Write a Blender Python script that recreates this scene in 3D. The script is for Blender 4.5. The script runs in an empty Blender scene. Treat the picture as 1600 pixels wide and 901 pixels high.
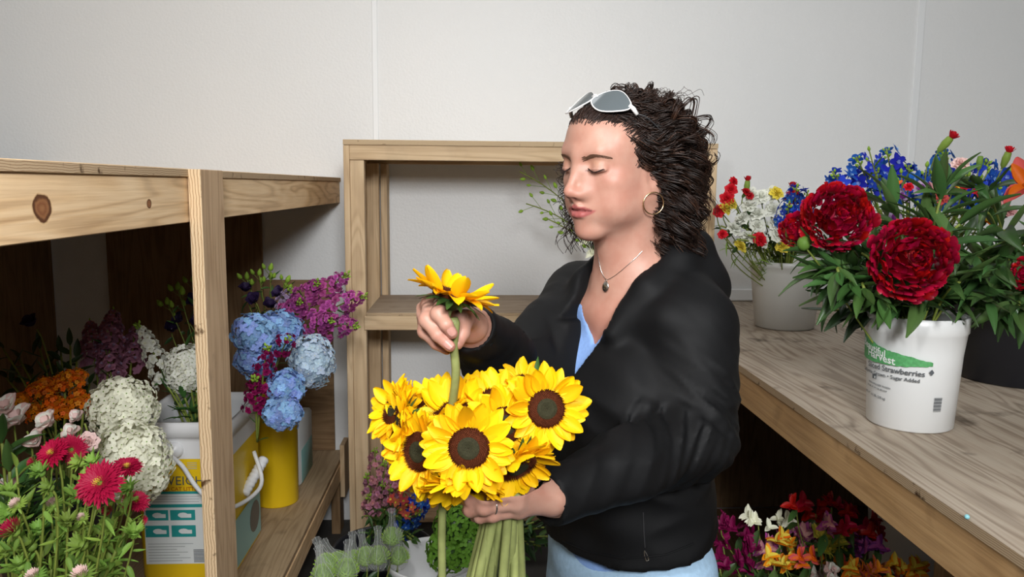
import bpy, bmesh, math, random
import numpy as np
from mathutils import Vector, Matrix, Euler, Quaternion
R = math.radians
random.seed(7); rng = np.random.default_rng(7)
SC = bpy.context.scene
COL = SC.collection
# ---------------------------------------------------------------- camera
FPX = 1240.0; CAM = Vector((0, 0, 1.5))
PITCH = math.atan(160.5/FPX); YAW = math.atan(62*math.cos(PITCH)/FPX); ROLL = R(0.5)
cam_d = bpy.data.cameras.new('camera'); cam = bpy.data.objects.new('camera', cam_d); COL.objects.link(cam)
cam_d.sensor_width = 36; cam_d.lens = FPX/1600*36; cam_d.clip_start = 0.05
CROT = (Matrix.Rotation(-YAW, 4, 'Z') @ Matrix.Rotation(R(90)-PITCH, 4, 'X') @ Matrix.Rotation(ROLL, 4, 'Z'))
cam.matrix_world = Matrix.Translation(CAM) @ CROT
SC.camera = cam
def P(px, py, Y):
    """world point on the plane y=Y seen at photo pixel (px,py)"""
    d = CROT.to_3x3() @ Vector(((px-800)/FPX, (450.5-py)/FPX, -1))
    return CAM + d*(Y/d.y)
def PZ(px, py, z):
    d = CROT.to_3x3() @ Vector(((px-800)/FPX, (450.5-py)/FPX, -1))
    return CAM + d*((z-1.5)/d.z)
# ---------------------------------------------------------------- light, exposure
SC.view_settings.view_transform = 'Standard'; SC.view_settings.look = 'None'
SC.view_settings.exposure = -0.17; SC.view_settings.gamma = 1.0; SC.view_settings.use_curve_mapping = False
w = bpy.data.worlds.new('world'); SC.world = w; w.use_nodes = True
w.node_tree.nodes['Background'].inputs[0].default_value = (0.9, 0.95, 1, 1)
w.node_tree.nodes['Background'].inputs[1].default_value = 0.02
def area(name, loc, tgt, sx, sy, power, color=(1, 1, 1)):
    l = bpy.data.lights.new(name, 'AREA'); l.shape = 'RECTANGLE'; l.size = sx; l.size_y = sy; l.energy = power; l.color = color
    o = bpy.data.objects.new(name, l); COL.objects.link(o); o.location = loc
    o.rotation_euler = (Vector(tgt)-Vector(loc)).to_track_quat('-Z', 'Y').to_euler()
    return o
area('flash', (-0.22, 0.30, 1.86), (0.15, 2.6, 1.15), 0.12, 0.12, 9, (1, 0.99, 0.98))
area('added_ceiling_fill', (0.1, 2.1, 2.655), (0.1, 2.45, 0.0), 2.6, 0.5, 12, (0.97, 0.985, 1))  # overhead fill added to brighten the back wall, no fixture there
area('added_front_fill', (0.30, -1.25, 2.30), (0.0, 2.4, 1.1), 0.55, 0.45, 80, (0.98, 0.99, 1))  # added fill from front right, reaches under the left shelf and the wall
area('added_ceiling_fill', (-0.2, -1.3, 2.655), (0.0, 1.9, 0.6), 1.2, 0.9, 18, (0.97, 0.985, 1))  # added fill standing in for light bounced off the ceiling
# ---------------------------------------------------------------- helpers
def setp(o, label=None, cat=None, group=None, kind=None):
    if label: o['label'] = label
    if cat: o['category'] = cat
    if group: o['group'] = group
    if kind: o['kind'] = kind
    return o
def empty(name, loc, label, cat, group=None, rot=None):
    o = bpy.data.objects.new(name, None); COL.objects.link(o); o.empty_display_size = .05
    if rot is not None: o.matrix_world = Matrix.Translation(Vector(loc)) @ rot.to_4x4()
    else: o.location = loc
    setp(o, label, cat, group); o['_m'] = 1
    MW[o.name] = Matrix.Translation(Vector(loc)) @ (rot.to_4x4() if rot is not None else Matrix.Identity(4))
    del o['_m']
    return o
MW = {}
def mesh(name, verts, faces, mats, smooth=True, mi=None):
    me = bpy.data.meshes.new(name)
    me.from_pydata([tuple(v) for v in verts], [], [tuple(f) for f in faces])
    if not isinstance(mats, (list, tuple)): mats = [mats]
    for m in mats: me.materials.append(m)
    if mi is not None: me.polygons.foreach_set('material_index', np.array(mi, dtype=np.int32))
    if smooth: me.polygons.foreach_set('use_smooth', np.ones(len(me.polygons), dtype=bool))
    me.update(); return me
def link(name, me, parent=None, M=None):
    """M: matrix local to parent (or world if no parent)"""
    o = bpy.data.objects.new(name, me); COL.objects.link(o)
    if parent is not None: o.parent = parent
    if M is not None: o.matrix_local = M if parent is not None else M
    if M is not None and parent is None: o.matrix_world = M
    return o
def wpart(name, verts, faces, mats, root, smooth=True, mi=None):
    """part whose verts are given in world space; put under an (Empty) root"""
    inv = MW[root.name].inverted()
    c = Vector(np.mean(np.array([tuple(v) for v in verts]), axis=0))
    lv = [inv @ Vector(v) for v in verts]
    lc = inv @ c
    me = mesh(name, [v-lc for v in lv], faces, mats, smooth, mi)
    return link(name, me, root, Matrix.Translation(lc))
def spot(px, py, LM):
    """words that place a small thing against the nearest landmark of its bunch"""
    n, x, y = min(LM, key=lambda l: (l[1]-px)**2+(l[2]-py)**2); dx, dy = px-x, py-y; d = math.hypot(dx, dy)
    v = '' if abs(dy) < .41*abs(dx) else ('above ' if dy < 0 else 'below '); h = '' if abs(dx) < .41*abs(dy) else ('left of ' if dx < 0 else 'right of ')
    q = 'close ' if d < 28 else ('' if d < 60 else 'well '); w = (v+h).strip() or 'beside'
    if v and h: w = v+h.strip()
    return q+w+' the '+n
# ---------------------------------------------------------------- node materials
def nmat(name, rough=0.6, spec=0.4):
    m = bpy.data.materials.new(name); m.use_nodes = True; nt = m.node_tree; b = nt.nodes['Principled BSDF']
    b.inputs['Roughness'].default_value = rough; b.inputs['Specular IOR Level'].default_value = spec
    return m, nt, b
def N(nt, t, **k):
    n = nt.nodes.new(t)
    for a, v in k.items():
        if a.startswith('i_'):
            key = a[2:]; key = int(key) if key.isdigit() else key.replace('_', ' ')
            n.inputs[key].default_value = v
        else: setattr(n, a, v)
    return n
def ramp(nt, stops, interp='LINEAR'):
    n = nt.nodes.new('ShaderNodeValToRGB'); e = n.color_ramp; e.interpolation = interp
    while len(e.elements) < len(stops): e.elements.new(0.5)
    for el, (p, c) in zip(e.elements, stops): el.position = p; el.color = (*c, 1) if len(c) == 3 else c
    return n
def mixc(nt, fac, a, b, mode='MIX'):
    n = nt.nodes.new('ShaderNodeMix'); n.data_type = 'RGBA'; n.blend_type = mode
    for s, v in ((0, fac), (6, a), (7, b)):
        if isinstance(v, bpy.types.NodeSocket): nt.links.new(v, n.inputs[s])
        else: n.inputs[s].default_value = v if s == 0 else ((*v, 1) if len(v) == 3 else v)
    return n.outputs[2]
def plain(name, col, rough=0.5, spec=0.4, var=0.0, scale=30, metal=0, sss=0, bump=0, objvar=0.0, huevar=0.0, trans=0):
    m, nt, b = nmat(name, rough, spec); b.inputs['Metallic'].default_value = metal
    c = (*col, 1); L = nt.links.new
    out = None
    if var:
        tc = N(nt, 'ShaderNodeTexCoord'); no = N(nt, 'ShaderNodeTexNoise', i_Scale=scale, i_Detail=4.0); L(tc.outputs['Object'], no.inputs['Vector'])
        out = mixc(nt, no.outputs['Fac'], tuple(x*(1-var) for x in col), tuple(min(1, x*(1+var)) for x in col))
        if bump:
            bp = N(nt, 'ShaderNodeBump', i_Strength=bump, i_Distance=0.002); L(no.outputs['Fac'], bp.inputs['Height']); L(bp.outputs[0], b.inputs['Normal'])
    if objvar:
        oi = N(nt, 'ShaderNodeObjectInfo')
        hs = N(nt, 'ShaderNodeHueSaturation')
        mr = N(nt, 'ShaderNodeMapRange'); mr.inputs['To Min'].default_value = 1-objvar; mr.inputs['To Max'].default_value = 1+objvar*0.6
        L(oi.outputs['Random'], mr.inputs['Value']); L(mr.outputs[0], hs.inputs['Value'])
        if huevar:
            m2 = N(nt, 'ShaderNodeMapRange'); m2.inputs['To Min'].default_value = 0.5-huevar; m2.inputs['To Max'].default_value = 0.5+huevar
            mm = N(nt, 'ShaderNodeMath', operation='FRACT'); m3 = N(nt, 'ShaderNodeMath', operation='MULTIPLY'); m3.inputs[1].default_value = 7.31
            L(oi.outputs['Random'], m3.inputs[0]); L(m3.outputs[0], mm.inputs[0]); L(mm.outputs[0], m2.inputs['Value']); L(m2.outputs[0], hs.inputs['Hue'])
        if out is not None: L(out, hs.inputs['Color'])
        else: hs.inputs['Color'].default_value = c
        out = hs.outputs[0]
    if out is not None: L(out, b.inputs['Base Color'])
    else: b.inputs['Base Color'].default_value = c
    if sss: b.inputs['Subsurface Weight'].default_value = sss; b.inputs['Subsurface Radius'].default_value = (.01, .006, .004); b.inputs['Subsurface Scale'].default_value = 1
    if trans:
        tr = N(nt, 'ShaderNodeBsdfTranslucent'); mx = N(nt, 'ShaderNodeMixShader'); mx.inputs[0].default_value = trans
        if out is not None: L(out, tr.inputs['Color'])
        else: tr.inputs['Color'].default_value = c
        L(b.outputs[0], mx.inputs[1]); L(tr.outputs[0], mx.inputs[2]); L(mx.outputs[0], nt.nodes['Material Output'].inputs[0])
    return m
def wood(name, axis, light, mid, dark, sc=1.0, ringy=0.6, stain=0.0, rough=0.65, knots=()):
    """sawn timber: grain runs along the local axis 0/1/2"""
    m, nt, b = nmat(name, rough, 0.25); L = nt.links.new
    tc = N(nt, 'ShaderNodeTexCoord'); oi = N(nt, 'ShaderNodeObjectInfo')
    ad = N(nt, 'ShaderNodeVectorMath', operation='ADD'); L(tc.outputs['Object'], ad.inputs[0])
    sm = N(nt, 'ShaderNodeVectorMath', operation='SCALE'); sm.inputs['Scale'].default_value = 7.0
    cb = N(nt, 'ShaderNodeCombineXYZ')
    for i in range(3): L(oi.outputs['Random'], cb.inputs[i])
    L(cb.outputs[0], sm.inputs[0]); L(sm.outputs[0], ad.inputs[1])
    pos = ad.outputs[0]
    s = [11*sc]*3; s[axis] = 1.1*sc
    mp = N(nt, 'ShaderNodeMapping'); mp.inputs['Scale'].default_value = s; L(pos, mp.inputs['Vector'])
    n0 = N(nt, 'ShaderNodeTexNoise', i_Scale=1.0, i_Detail=2.0, i_Distortion=0.6); L(mp.outputs[0], n0.inputs['Vector'])
    # rings from warped distance
    ml = N(nt, 'ShaderNodeMath', operation='MULTIPLY'); ml.inputs[1].default_value = 60; L(n0.outputs['Fac'], ml.inputs[0])
    sn = N(nt, 'ShaderNodeMath', operation='SINE'); L(ml.outputs[0], sn.inputs[0])
    mr = N(nt, 'ShaderNodeMapRange'); mr.inputs['From Min'].default_value = -1; mr.inputs['From Max'].default_value = 1; L(sn.outputs[0], mr.inputs['Value'])
    s2 = [170*sc]*3; s2[axis] = 5*sc
    mp2 = N(nt, 'ShaderNodeMapping'); mp2.inputs['Scale'].default_value = s2; L(pos, mp2.inputs['Vector'])
    n1 = N(nt, 'ShaderNodeTexNoise', i_Scale=1.0, i_Detail=3.0); L(mp2.outputs[0], n1.inputs['Vector'])
    n2 = N(nt, 'ShaderNodeTexNoise', i_Scale=4.0*sc, i_Detail=3.0); L(pos, n2.inputs['Vector'])
    r1 = ramp(nt, [(0.0, dark), (0.35, mid), (1.0, light)]); L(mr.outputs[0], r1.inputs[0])
    c1 = mixc(nt, 1-ringy, r1.outputs[0], light)
    r2 = ramp(nt, [(0.3, dark), (0.55, light)]); L(n1.outputs['Fac'], r2.inputs[0])
    c2 = mixc(nt, 0.30, c1, r2.outputs[0], 'MIX')
    r3 = ramp(nt, [(0.35, mid), (0.65, light)]); L(n2.outputs['Fac'], r3.inputs[0])
    c3 = mixc(nt, 0.35, c2, r3.outputs[0])
    if stain:
        n3 = N(nt, 'ShaderNodeTexNoise', i_Scale=9.0, i_Detail=5.0); L(pos, n3.inputs['Vector'])
        r4 = ramp(nt, [(0.60, (0, 0, 0)), (0.72, (1, 1, 1))]); L(n3.outputs['Fac'], r4.inputs[0])
        ms = N(nt, 'ShaderNodeMath', operation='MULTIPLY'); ms.inputs[1].default_value = stain; L(r4.outputs[0], ms.inputs[0])
        c3 = mixc(nt, ms.outputs[0], c3, tuple(x*0.35 for x in dark))
    for (kx, ky, kz, kr) in knots:      # knots at object-space points
        vd = N(nt, 'ShaderNodeVectorMath', operation='SUBTRACT'); vd.inputs[1].default_value = (kx, ky, kz); L(tc.outputs['Object'], vd.inputs[0])
        nn = N(nt, 'ShaderNodeTexNoise', i_Scale=60.0, i_Detail=2.0); L(tc.outputs['Object'], nn.inputs['Vector'])
        mv = N(nt, 'ShaderNodeMapping'); sx = [1, 1, 1]; sx[axis] = 0.8; mv.inputs['Scale'].default_value = sx; L(vd.outputs[0], mv.inputs['Vector'])
        ln = N(nt, 'ShaderNodeVectorMath', operation='LENGTH'); L(mv.outputs[0], ln.inputs[0])
        dv = N(nt, 'ShaderNodeMath', operation='DIVIDE'); dv.inputs[1].default_value = kr; L(ln.outputs['Value'], dv.inputs[0])
        wb = N(nt, 'ShaderNodeMath', operation='MULTIPLY_ADD'); wb.inputs[1].default_value = 0.5; L(nn.outputs['Fac'], wb.inputs[0]); L(dv.outputs[0], wb.inputs[2])
        kd = (0.10, 0.035, 0.012); kb = (0.30, 0.13, 0.05)
        rr = ramp(nt, [(0.0, (0.36, 0.17, 0.07)), (0.25, kb), (0.45, (0.22, 0.08, 0.03)), (0.60, kb), (0.72, kd), (0.82, kd), (0.90, mid), (1.0, light)])
        hv = N(nt, 'ShaderNodeMath', operation='MULTIPLY'); hv.inputs[1].default_value = 0.62; L(wb.outputs[0], hv.inputs[0]); L(hv.outputs[0], rr.inputs[0])
        rf = ramp(nt, [(0.85, (1, 1, 1)), (1.0, (0, 0, 0))]); L(hv.outputs[0], rf.inputs[0])
        c3 = mixc(nt, rf.outputs[0], c3, rr.outputs[0])
    L(c3, b.inputs['Base Color'])
    bp = N(nt, 'ShaderNodeBump', i_Strength=0.35, i_Distance=0.0015); L(n1.outputs['Fac'], bp.inputs['Height']); L(bp.outputs[0], b.inputs['Normal'])
    return m
WL, WM, WD = (0.84, 0.62, 0.38), (0.68, 0.44, 0.22), (0.34, 0.18, 0.075)
BL, BM, BD = (0.68, 0.51, 0.32), (0.56, 0.39, 0.22), (0.32, 0.19, 0.10)
GL, GM, GD = (0.44, 0.36, 0.28), (0.33, 0.25, 0.18), (0.13, 0.085, 0.05)
W_left = [wood('pine_warm_%d' % a, a, WL, WM, WD, 1, 0.7) for a in range(3)]
W_back = [wood('pine_pale_%d' % a, a, BL, BM, BD, 1, 0.65, 0.12) for a in range(3)]
W_grey = [wood('weathered_ply_%d' % a, a, GL, GM, GD, 1.2, 0.8, 0.5) for a in range(3)]
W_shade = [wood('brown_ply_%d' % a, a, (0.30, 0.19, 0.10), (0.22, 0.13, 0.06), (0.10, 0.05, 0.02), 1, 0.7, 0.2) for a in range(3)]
def plyedge(name, light, dark, t=0.018, axis=2):
    m, nt, b = nmat(name, 0.75, 0.2); L = nt.links.new
    tc = N(nt, 'ShaderNodeTexCoord'); sp = N(nt, 'ShaderNodeSeparateXYZ'); L(tc.outputs['Object'], sp.inputs[0])
    no = N(nt, 'ShaderNodeTexNoise', i_Scale=14.0, i_Detail=5.0); L(tc.outputs['Object'], no.inputs['Vector'])
    ma = N(nt, 'ShaderNodeMath', operation='MULTIPLY_ADD'); ma.inputs[1].default_value = 5/t; L(sp.outputs[axis], ma.inputs[0])
    mm = N(nt, 'ShaderNodeMath', operation='MULTIPLY'); mm.inputs[1].default_value = 3.2; L(no.outputs['Fac'], mm.inputs[0]); L(mm.outputs[0], ma.inputs[2])
    fr = N(nt, 'ShaderNodeMath', operation='FRACT'); L(ma.outputs[0], fr.inputs[0])
    r = ramp(nt, [(0.0, dark), (0.16, tuple(0.6*x+0.4*y for x, y in zip(light, dark))), (0.3, light), (0.85, tuple(x*0.85 for x in light)), (1.0, dark)]); L(fr.outputs[0], r.inputs[0])
    no2 = N(nt, 'ShaderNodeTexNoise', i_Scale=35.0, i_Detail=4.0); L(tc.outputs['Object'], no2.inputs['Vector'])
    r2 = ramp(nt, [(0.62, (1, 1, 1)), (0.72, (0.15, 0.10, 0.06))]); L(no2.outputs['Fac'], r2.inputs[0])
    L(mixc(nt, 1.0, r.outputs[0], r2.outputs[0], 'MULTIPLY'), b.inputs['Base Color'])
    bp = N(nt, 'ShaderNodeBump', i_Strength=0.5, i_Distance=0.001); L(fr.outputs[0], bp.inputs['Height']); L(bp.outputs[0], b.inputs['Normal'])
    return m
PLYE = plyedge('ply_edge', (0.62, 0.46, 0.29), (0.24, 0.13, 0.06))
def boxgeo(x0, x1, y0, y1, z0, z1, bev=0.0015):
    bm = bmesh.new(); bmesh.ops.create_cube(bm, size=1)
    for v in bm.verts: v.co = Vector(((x0+x1)/2+v.co.x*(x1-x0), (y0+y1)/2+v.co.y*(y1-y0), (z0+z1)/2+v.co.z*(z1-z0)))
    if bev: bmesh.ops.bevel(bm, geom=bm.edges[:], offset=bev, segments=1, affect='EDGES')
    bm.verts.index_update()
    v = [x.co.copy() for x in bm.verts]; f = [[q.index for q in p.verts] for p in bm.faces]; bm.free(); return v, f
def board(name, x0, x1, y0, y1, z0, z1, mat, root, bev=0.0015, edge=None, label=None):
    v, f = boxgeo(x0, x1, y0, y1, z0, z1, bev)
    o = wpart(name, v, f, [mat] + ([edge] if edge else []), root, smooth=False)
    if edge:
        for p in o.data.polygons:
            if abs(p.normal.z) < 0.5: p.material_index = 1
    if label: o['label'] = label
    return o
# ---------------------------------------------------------------- the setting
DW = 3.45; XL, XR, YF, ZC = -2.45, 2.75, -2.6, 2.7
def wallmat():
    m, nt, b = nmat('pebbled_white_panel', 0.42, 0.35); L = nt.links.new
    tc = N(nt, 'ShaderNodeTexCoord')
    v = N(nt, 'ShaderNodeTexNoise', i_Scale=95.0, i_Detail=2.0); L(tc.outputs['Object'], v.inputs['Vector'])
    n = N(nt, 'ShaderNodeTexNoise', i_Scale=2.2, i_Detail=3.0); L(tc.outputs['Object'], n.inputs['Vector'])
    c = mixc(nt, n.outputs['Fac'], (0.83, 0.845, 0.845), (0.88, 0.885, 0.88))
    # tiny pale specks
    vo = N(nt, 'ShaderNodeTexVoronoi', i_Scale=34.0); L(tc.outputs['Object'], vo.inputs['Vector'])
    sr = ramp(nt, [(0.05, (1, 1, 1)), (0.085, (0, 0, 0))]); L(vo.outputs['Distance'], sr.inputs[0])
    n2 = N(nt, 'ShaderNodeTexNoise', i_Scale=3.1, i_Detail=1.0); L(tc.outputs['Object'], n2.inputs['Vector'])
    sr2 = ramp(nt, [(0.5, (0, 0, 0)), (0.62, (1, 1, 1))]); L(n2.outputs['Fac'], sr2.inputs[0])
    mu = N(nt, 'ShaderNodeMath', operation='MULTIPLY'); L(sr.outputs[0], mu.inputs[0]); L(sr2.outputs[0], mu.inputs[1])
    c = mixc(nt, mu.outputs[0], c, (0.95, 0.96, 0.96))
    L(c, b.inputs['Base Color'])
    bp = N(nt, 'ShaderNodeBump', i_Strength=0.28, i_Distance=0.004); L(v.outputs['Fac'], bp.inputs['Height']); L(bp.outputs[0], b.inputs['Normal'])
    return m
M_wall = wallmat()
M_side = plain('far_side_panels', (0.30, 0.31, 0.31), 0.6, 0.3, 0.05, 5)
M_trim = plain('seam_strip_white', (0.90, 0.92, 0.93), 0.35, 0.5)
M_ceil = plain('ceiling_white', (0.80, 0.81, 0.81), 0.6, 0.3, 0.04, 6)
M_floor = plain('concrete_floor', (0.07, 0.064, 0.058), 0.7, 0.3, 0.35, 9)
def struct(name, x0, x1, y0, y1, z0, z1, m, bev=0):
    v, f = boxgeo(x0, x1, y0, y1, z0, z1, bev); c = Vector(((x0+x1)/2, (y0+y1)/2, (z0+z1)/2))
    o = link(name, mesh(name, [a-c for a in v], f, m, False)); o.location = c; o['kind'] = 'structure'; return o
struct('floor', XL-.1, XR+.1, YF-.1, DW+.1, -0.1, 0, M_floor)
struct('ceiling', XL-.1, XR+.1, YF-.1, DW+.1, ZC, ZC+.1, M_ceil)
wb_ = struct('wall_back', XL, XR, DW, DW+.1, 0, ZC, M_wall)
struct('wall_left', XL-.1, XL, YF, DW, 0, ZC, M_side)
struct('wall_right', XR, XR+.1, YF, DW, 0, ZC, M_side)
struct('wall_front', XL-.1, XR+.1, YF-.1, YF, 0, ZC, M_side)
struct('trim_1', -0.424, -0.401, DW-0.006, DW, 0.002, ZC-.002, M_trim, 0.002)
struct('trim_2', 1.908, 1.940, DW-0.006, DW, 0.002, ZC-.002, M_trim, 0.002)
struct('baseboard_back', 0.95, 1.88, DW-0.02, DW, 1.002, 1.055, M_trim, 0.004)
# ---------------------------------------------------------------- shelves
t = empty('wooden_shelf_unit', (-1.2, 2.0, 0), 'warm pine shelf unit on the left with a knotty top beam and plywood lower deck', 'shelf')
LS = t; XS = -0.567
W_knot = wood('pine_knotty', 1, WL, WM, WD, 1, 0.85, 0, 0.6, knots=[(0.0125, -0.96+0.02, 0.005, 0.024)])
y0 = 0.62
lb = board('top_beam', XS-0.038, XS, y0, 3.43, 1.422, 1.511, W_left[1], t)
# knot positions are set from the photo: beam local centre
bc = Vector((XS-0.019, (y0+3.43)/2, (1.422+1.511)/2))
kn = PZ(66, 325, 1.47); d0 = (P(66, 325, 1.0)-CAM); kp = CAM + d0*((XS)/d0.x)
kp2 = CAM + (P(233, 318, 1.0)-CAM)*((XS)/(P(233, 318, 1.0)-CAM).x)
W_knot = wood('pine_knotty', 1, WL, WM, WD, 1, 0.85, 0, 0.6, knots=[(kp.x-bc.x, kp.y-bc.y, kp.z-bc.z, 0.0165), (kp2.x-bc.x, kp2.y-bc.y, kp2.z-bc.z, 0.007)])
lb.data.materials[0] = W_knot
board('top_deck', -1.78, XS+0.004, y0, 3.44, 1.5115, 1.5275, W_left[1], t, 0.001, PLYE)
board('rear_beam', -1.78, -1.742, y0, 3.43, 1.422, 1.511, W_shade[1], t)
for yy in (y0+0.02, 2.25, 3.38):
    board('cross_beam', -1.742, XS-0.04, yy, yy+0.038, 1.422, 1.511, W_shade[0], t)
board('lower_deck', -1.78, XS-0.002, y0, 3.44, 0.312, 0.33, wood('plank_deck', 1, (0.46, 0.34, 0.21), (0.36, 0.25, 0.14), (0.18, 0.11, 0.055), 1, 0.7, 0.4), t, 0.001, PLYE)
board('lower_front_rail', XS-0.036, XS+0.002, y0, 3.43, 0.240, 0.3115, W_left[1], t)
board('lower_rear_rail', -1.78, -1.742, y0, 3.43, 0.24, 0.3115, W_shade[1], t)
W_post = wood('post_face', 2, (0.60, 0.42, 0.26), (0.47, 0.31, 0.175), (0.24, 0.13, 0.06), 1, 0.6, 0.35)
po = board('post', XS+0.0025, XS+0.0275, 1.615, 1.757, 0, 1.527, W_post, t, 0.0012, None, 'tall front post with laminated front edge')
po.data.materials.append(plyedge('ply_edge_upright', (0.74, 0.55, 0.34), (0.30, 0.16, 0.07), 0.030, 0))
for p_ in po.data.polygons:
    if abs(p_.normal.y) > .5: p_.material_index = 1
board('post', XS-0.0005-0.038, XS-0.0395+0.0385, 1.66, 1.70, 0.0, 0.239, W_shade[2], t)
board('post', -1.742+0.0005, -1.704, 2.16, 2.249, 0.331, 1.421, W_left[2], t)
board('post', -1.78, -1.7425, 1.2, 1.289, 0, 0.239, W_shade[2], t)
board('post', -1.78, -1.7425, 3.3, 3.389, 0, 0.239, W_shade[2], t)
board('post', XS-0.04, XS-0.002, 3.3, 3.389, 0, 0.239, W_shade[2], t)
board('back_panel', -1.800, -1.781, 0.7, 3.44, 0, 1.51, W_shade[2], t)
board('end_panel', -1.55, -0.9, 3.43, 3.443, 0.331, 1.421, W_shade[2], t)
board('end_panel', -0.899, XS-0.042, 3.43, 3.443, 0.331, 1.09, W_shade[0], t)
board('cleat', XS+0.0025, XS+0.022, 3.29, 3.40, 0.17, 0.40, W_back[2], t)
# back shelf unit
YB = 2.86; ZB = 1.5
t = empty('wooden_shelf_unit', (0.2, 3.1, 0), 'pale pine open shelf unit standing against the white back wall behind the woman', 'shelf'); BS = t
bx0 = P(536, 230, YB).x; bx1 = P(1122, 230, YB).x
zt = P(700, 219.5, YB).z; ztb = P(700, 251, YB).z; zm = P(700, 488, YB).z; zmb = P(700, 515, YB).z
pw = 0.036
def xpx(px, y): return P(px, y, YB).x
xa, xb, xc = bx0, xpx(547, 300), xpx(569, 300)
for sgn in (1, -1):
    def mx(x): return x if sgn == 1 else bx0+bx1-x
    def bb(name, a, b, *k): a, b = sorted((mx(a), mx(b))); return board(name, a, b, *k)
    bb('side_panel', xa, xb-0.0006, YB, DW-0.02, 0, zt-0.019, W_back[2], t)
    bb('post', xb, xc, YB+0.004, YB+0.042, 0, ztb-0.0005, W_back[2], t)
    bb('post', xc+0.004, xc+0.030, DW-0.12, DW-0.03, 0, ztb-0.0005, W_back[2], t)
    bb('post', xb, xc, DW-0.16, DW-0.121, 0, ztb-0.0005, W_back[2], t)
board('top_deck', bx0, bx1, YB-0.004, DW-0.02, zt-0.018, zt, W_back[0], t, 0.001, plyedge('ply_edge_pale', (0.64, 0.49, 0.31), (0.34, 0.2, 0.1)))
board('top_rail', xb, bx0+bx1-xb, YB, YB+0.038, ztb, zt-0.0185, W_back[0], t)
board('rear_rail', xb, bx0+bx1-xb, DW-0.075, DW-0.037, ztb, zt-0.0185, W_back[0], t)
board('middle_deck', xc+0.001, bx0+bx1-xc-0.001, YB-0.004+0.0, DW-0.122, zm-0.012, zm, wood('ply_greybrown', 0, (0.42, 0.33, 0.24), (0.34, 0.25, 0.17), (0.16, 0.10, 0.06), 1, 0.7, 0.25), t, 0.001, PLYE)
board('middle_rail', xc-0.006, bx0+bx1-xc+0.006, YB-0.034+0.028, YB+0.003, zmb, zm-0.0125, W_back[0], t)
board('low_deck', xc+0.001, bx0+bx1-xc-0.001, YB+0.05, DW-0.165, 0.22, 0.238, W_shade[0], t)
# right shelf (counter)
ZR = 1.0; XRS = 0.76
t = empty('wooden_shelf_unit', (1.5, 2.0, 0), 'weathered plywood shelf on the right carrying the peony pail and buckets', 'shelf'); RS = t
def prism(poly, z0, z1):
    n = len(poly); v = [Vector((x, y, z0)) for x, y in poly] + [Vector((x, y, z1)) for x, y in poly]
    f = [list(range(n))[::-1], [n+i for i in range(n)]] + [[i, (i+1) % n, n+(i+1) % n, n+i] for i in range(n)]
    return v, f
xe = bx1+0.012
v, f = prism([(XRS-0.003, 0.5), (XR-0.02, 0.5), (XR-0.02, DW-0.01), (xe, DW-0.01), (xe, YB-0.04), (XRS-0.003, YB-0.04)], ZR-0.018, ZR)
o = wpart('deck', v, f, [wood('weathered_deck', 1, (0.47, 0.40, 0.32), (0.37, 0.29, 0.215), (0.12, 0.075, 0.045), 1.0, 0.9, 0.75), PLYE], t, False)
for p in o.data.polygons:
    if abs(p.normal.z) < .5: p.material_index = 1
W_right = wood('fir_rail', 1, (0.55, 0.34, 0.16), (0.44, 0.25, 0.10), (0.22, 0.11, 0.04), 1, 0.6, 0.3)
board('front_rail', XRS, XRS+0.038, 0.5, YB-0.04, ZR-0.107, ZR-0.0185, W_right, t)
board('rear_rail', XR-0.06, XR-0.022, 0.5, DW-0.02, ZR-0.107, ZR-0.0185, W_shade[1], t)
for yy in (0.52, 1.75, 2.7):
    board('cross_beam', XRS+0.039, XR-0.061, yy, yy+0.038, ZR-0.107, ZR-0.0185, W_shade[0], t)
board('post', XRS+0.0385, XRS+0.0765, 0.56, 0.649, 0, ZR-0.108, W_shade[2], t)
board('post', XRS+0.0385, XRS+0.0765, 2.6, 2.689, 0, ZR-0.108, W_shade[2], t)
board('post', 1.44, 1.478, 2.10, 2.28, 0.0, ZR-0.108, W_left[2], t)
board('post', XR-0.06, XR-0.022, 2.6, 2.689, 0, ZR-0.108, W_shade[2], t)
board('back_panel', xe, 2.5, DW-0.035, DW-0.015, 0.051, ZR-0.108, W_shade[2], t)  # dark panel added over the wall to keep the space underneath dark
board('floor_plank', 0.95, 2.4, 1.0, 3.41, 0.02, 0.05, W_shade[1], t)
bm = bmesh.new(); bmesh.ops.create_icosphere(bm, subdivisions=2, radius=0.004)
tk = CAM + (P(1511, 807, 1.0)-CAM)*((XRS-0.003)/(P(1511, 807, 1.0)-CAM).x)
vv = [x.co+tk for x in bm.verts]; ff = [[q.index for q in p.verts] for p in bm.faces]; bm.free()
wpart('push_pin', vv, ff, plain('pin_teal', (0.25, 0.55, 0.6), 0.3), t)
# ---------------------------------------------------------------- plant geometry
def petal(L, W, nu=5, nv=2, p=1.0, q=0.6, curl=0.0, cup=0.0, base=0.12, ruf=0.0, seed=0, notch=0.0):
    r = random.Random(seed); V = []; F = []
    ph = r.uniform(0, 6)
    for i in range(nu+1):
        u = 1-(1-i/nu)**1.5
        w = W/2*max(base*(1-u), math.sin(math.pi*min(0.999, max(0.0, u))**p)**q if 0 < u < 1 else 0)
        if i == nu: w = W*0.06 if not notch else W*0.28
        for j in range(-nv, nv+1):
            v = j/nv
            x = v*w; y = L*(u - (notch*0.2*(1-abs(v)) if i == nu else 0))
            z = curl*L*u*u + cup*W*v*v*math.sin(math.pi*u*0.8+0.3) + ruf*math.sin(v*5+ph+u*4)*W*u
            V.append(Vector((x, y, z)))
    n = 2*nv+1
    for i in range(nu):
        for j in range(n-1): F.append([i*n+j, i*n+j+1, (i+1)*n+j+1, (i+1)*n+j])
    return V, F
def xf(V, M): return [M @ v for v in V]
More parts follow.
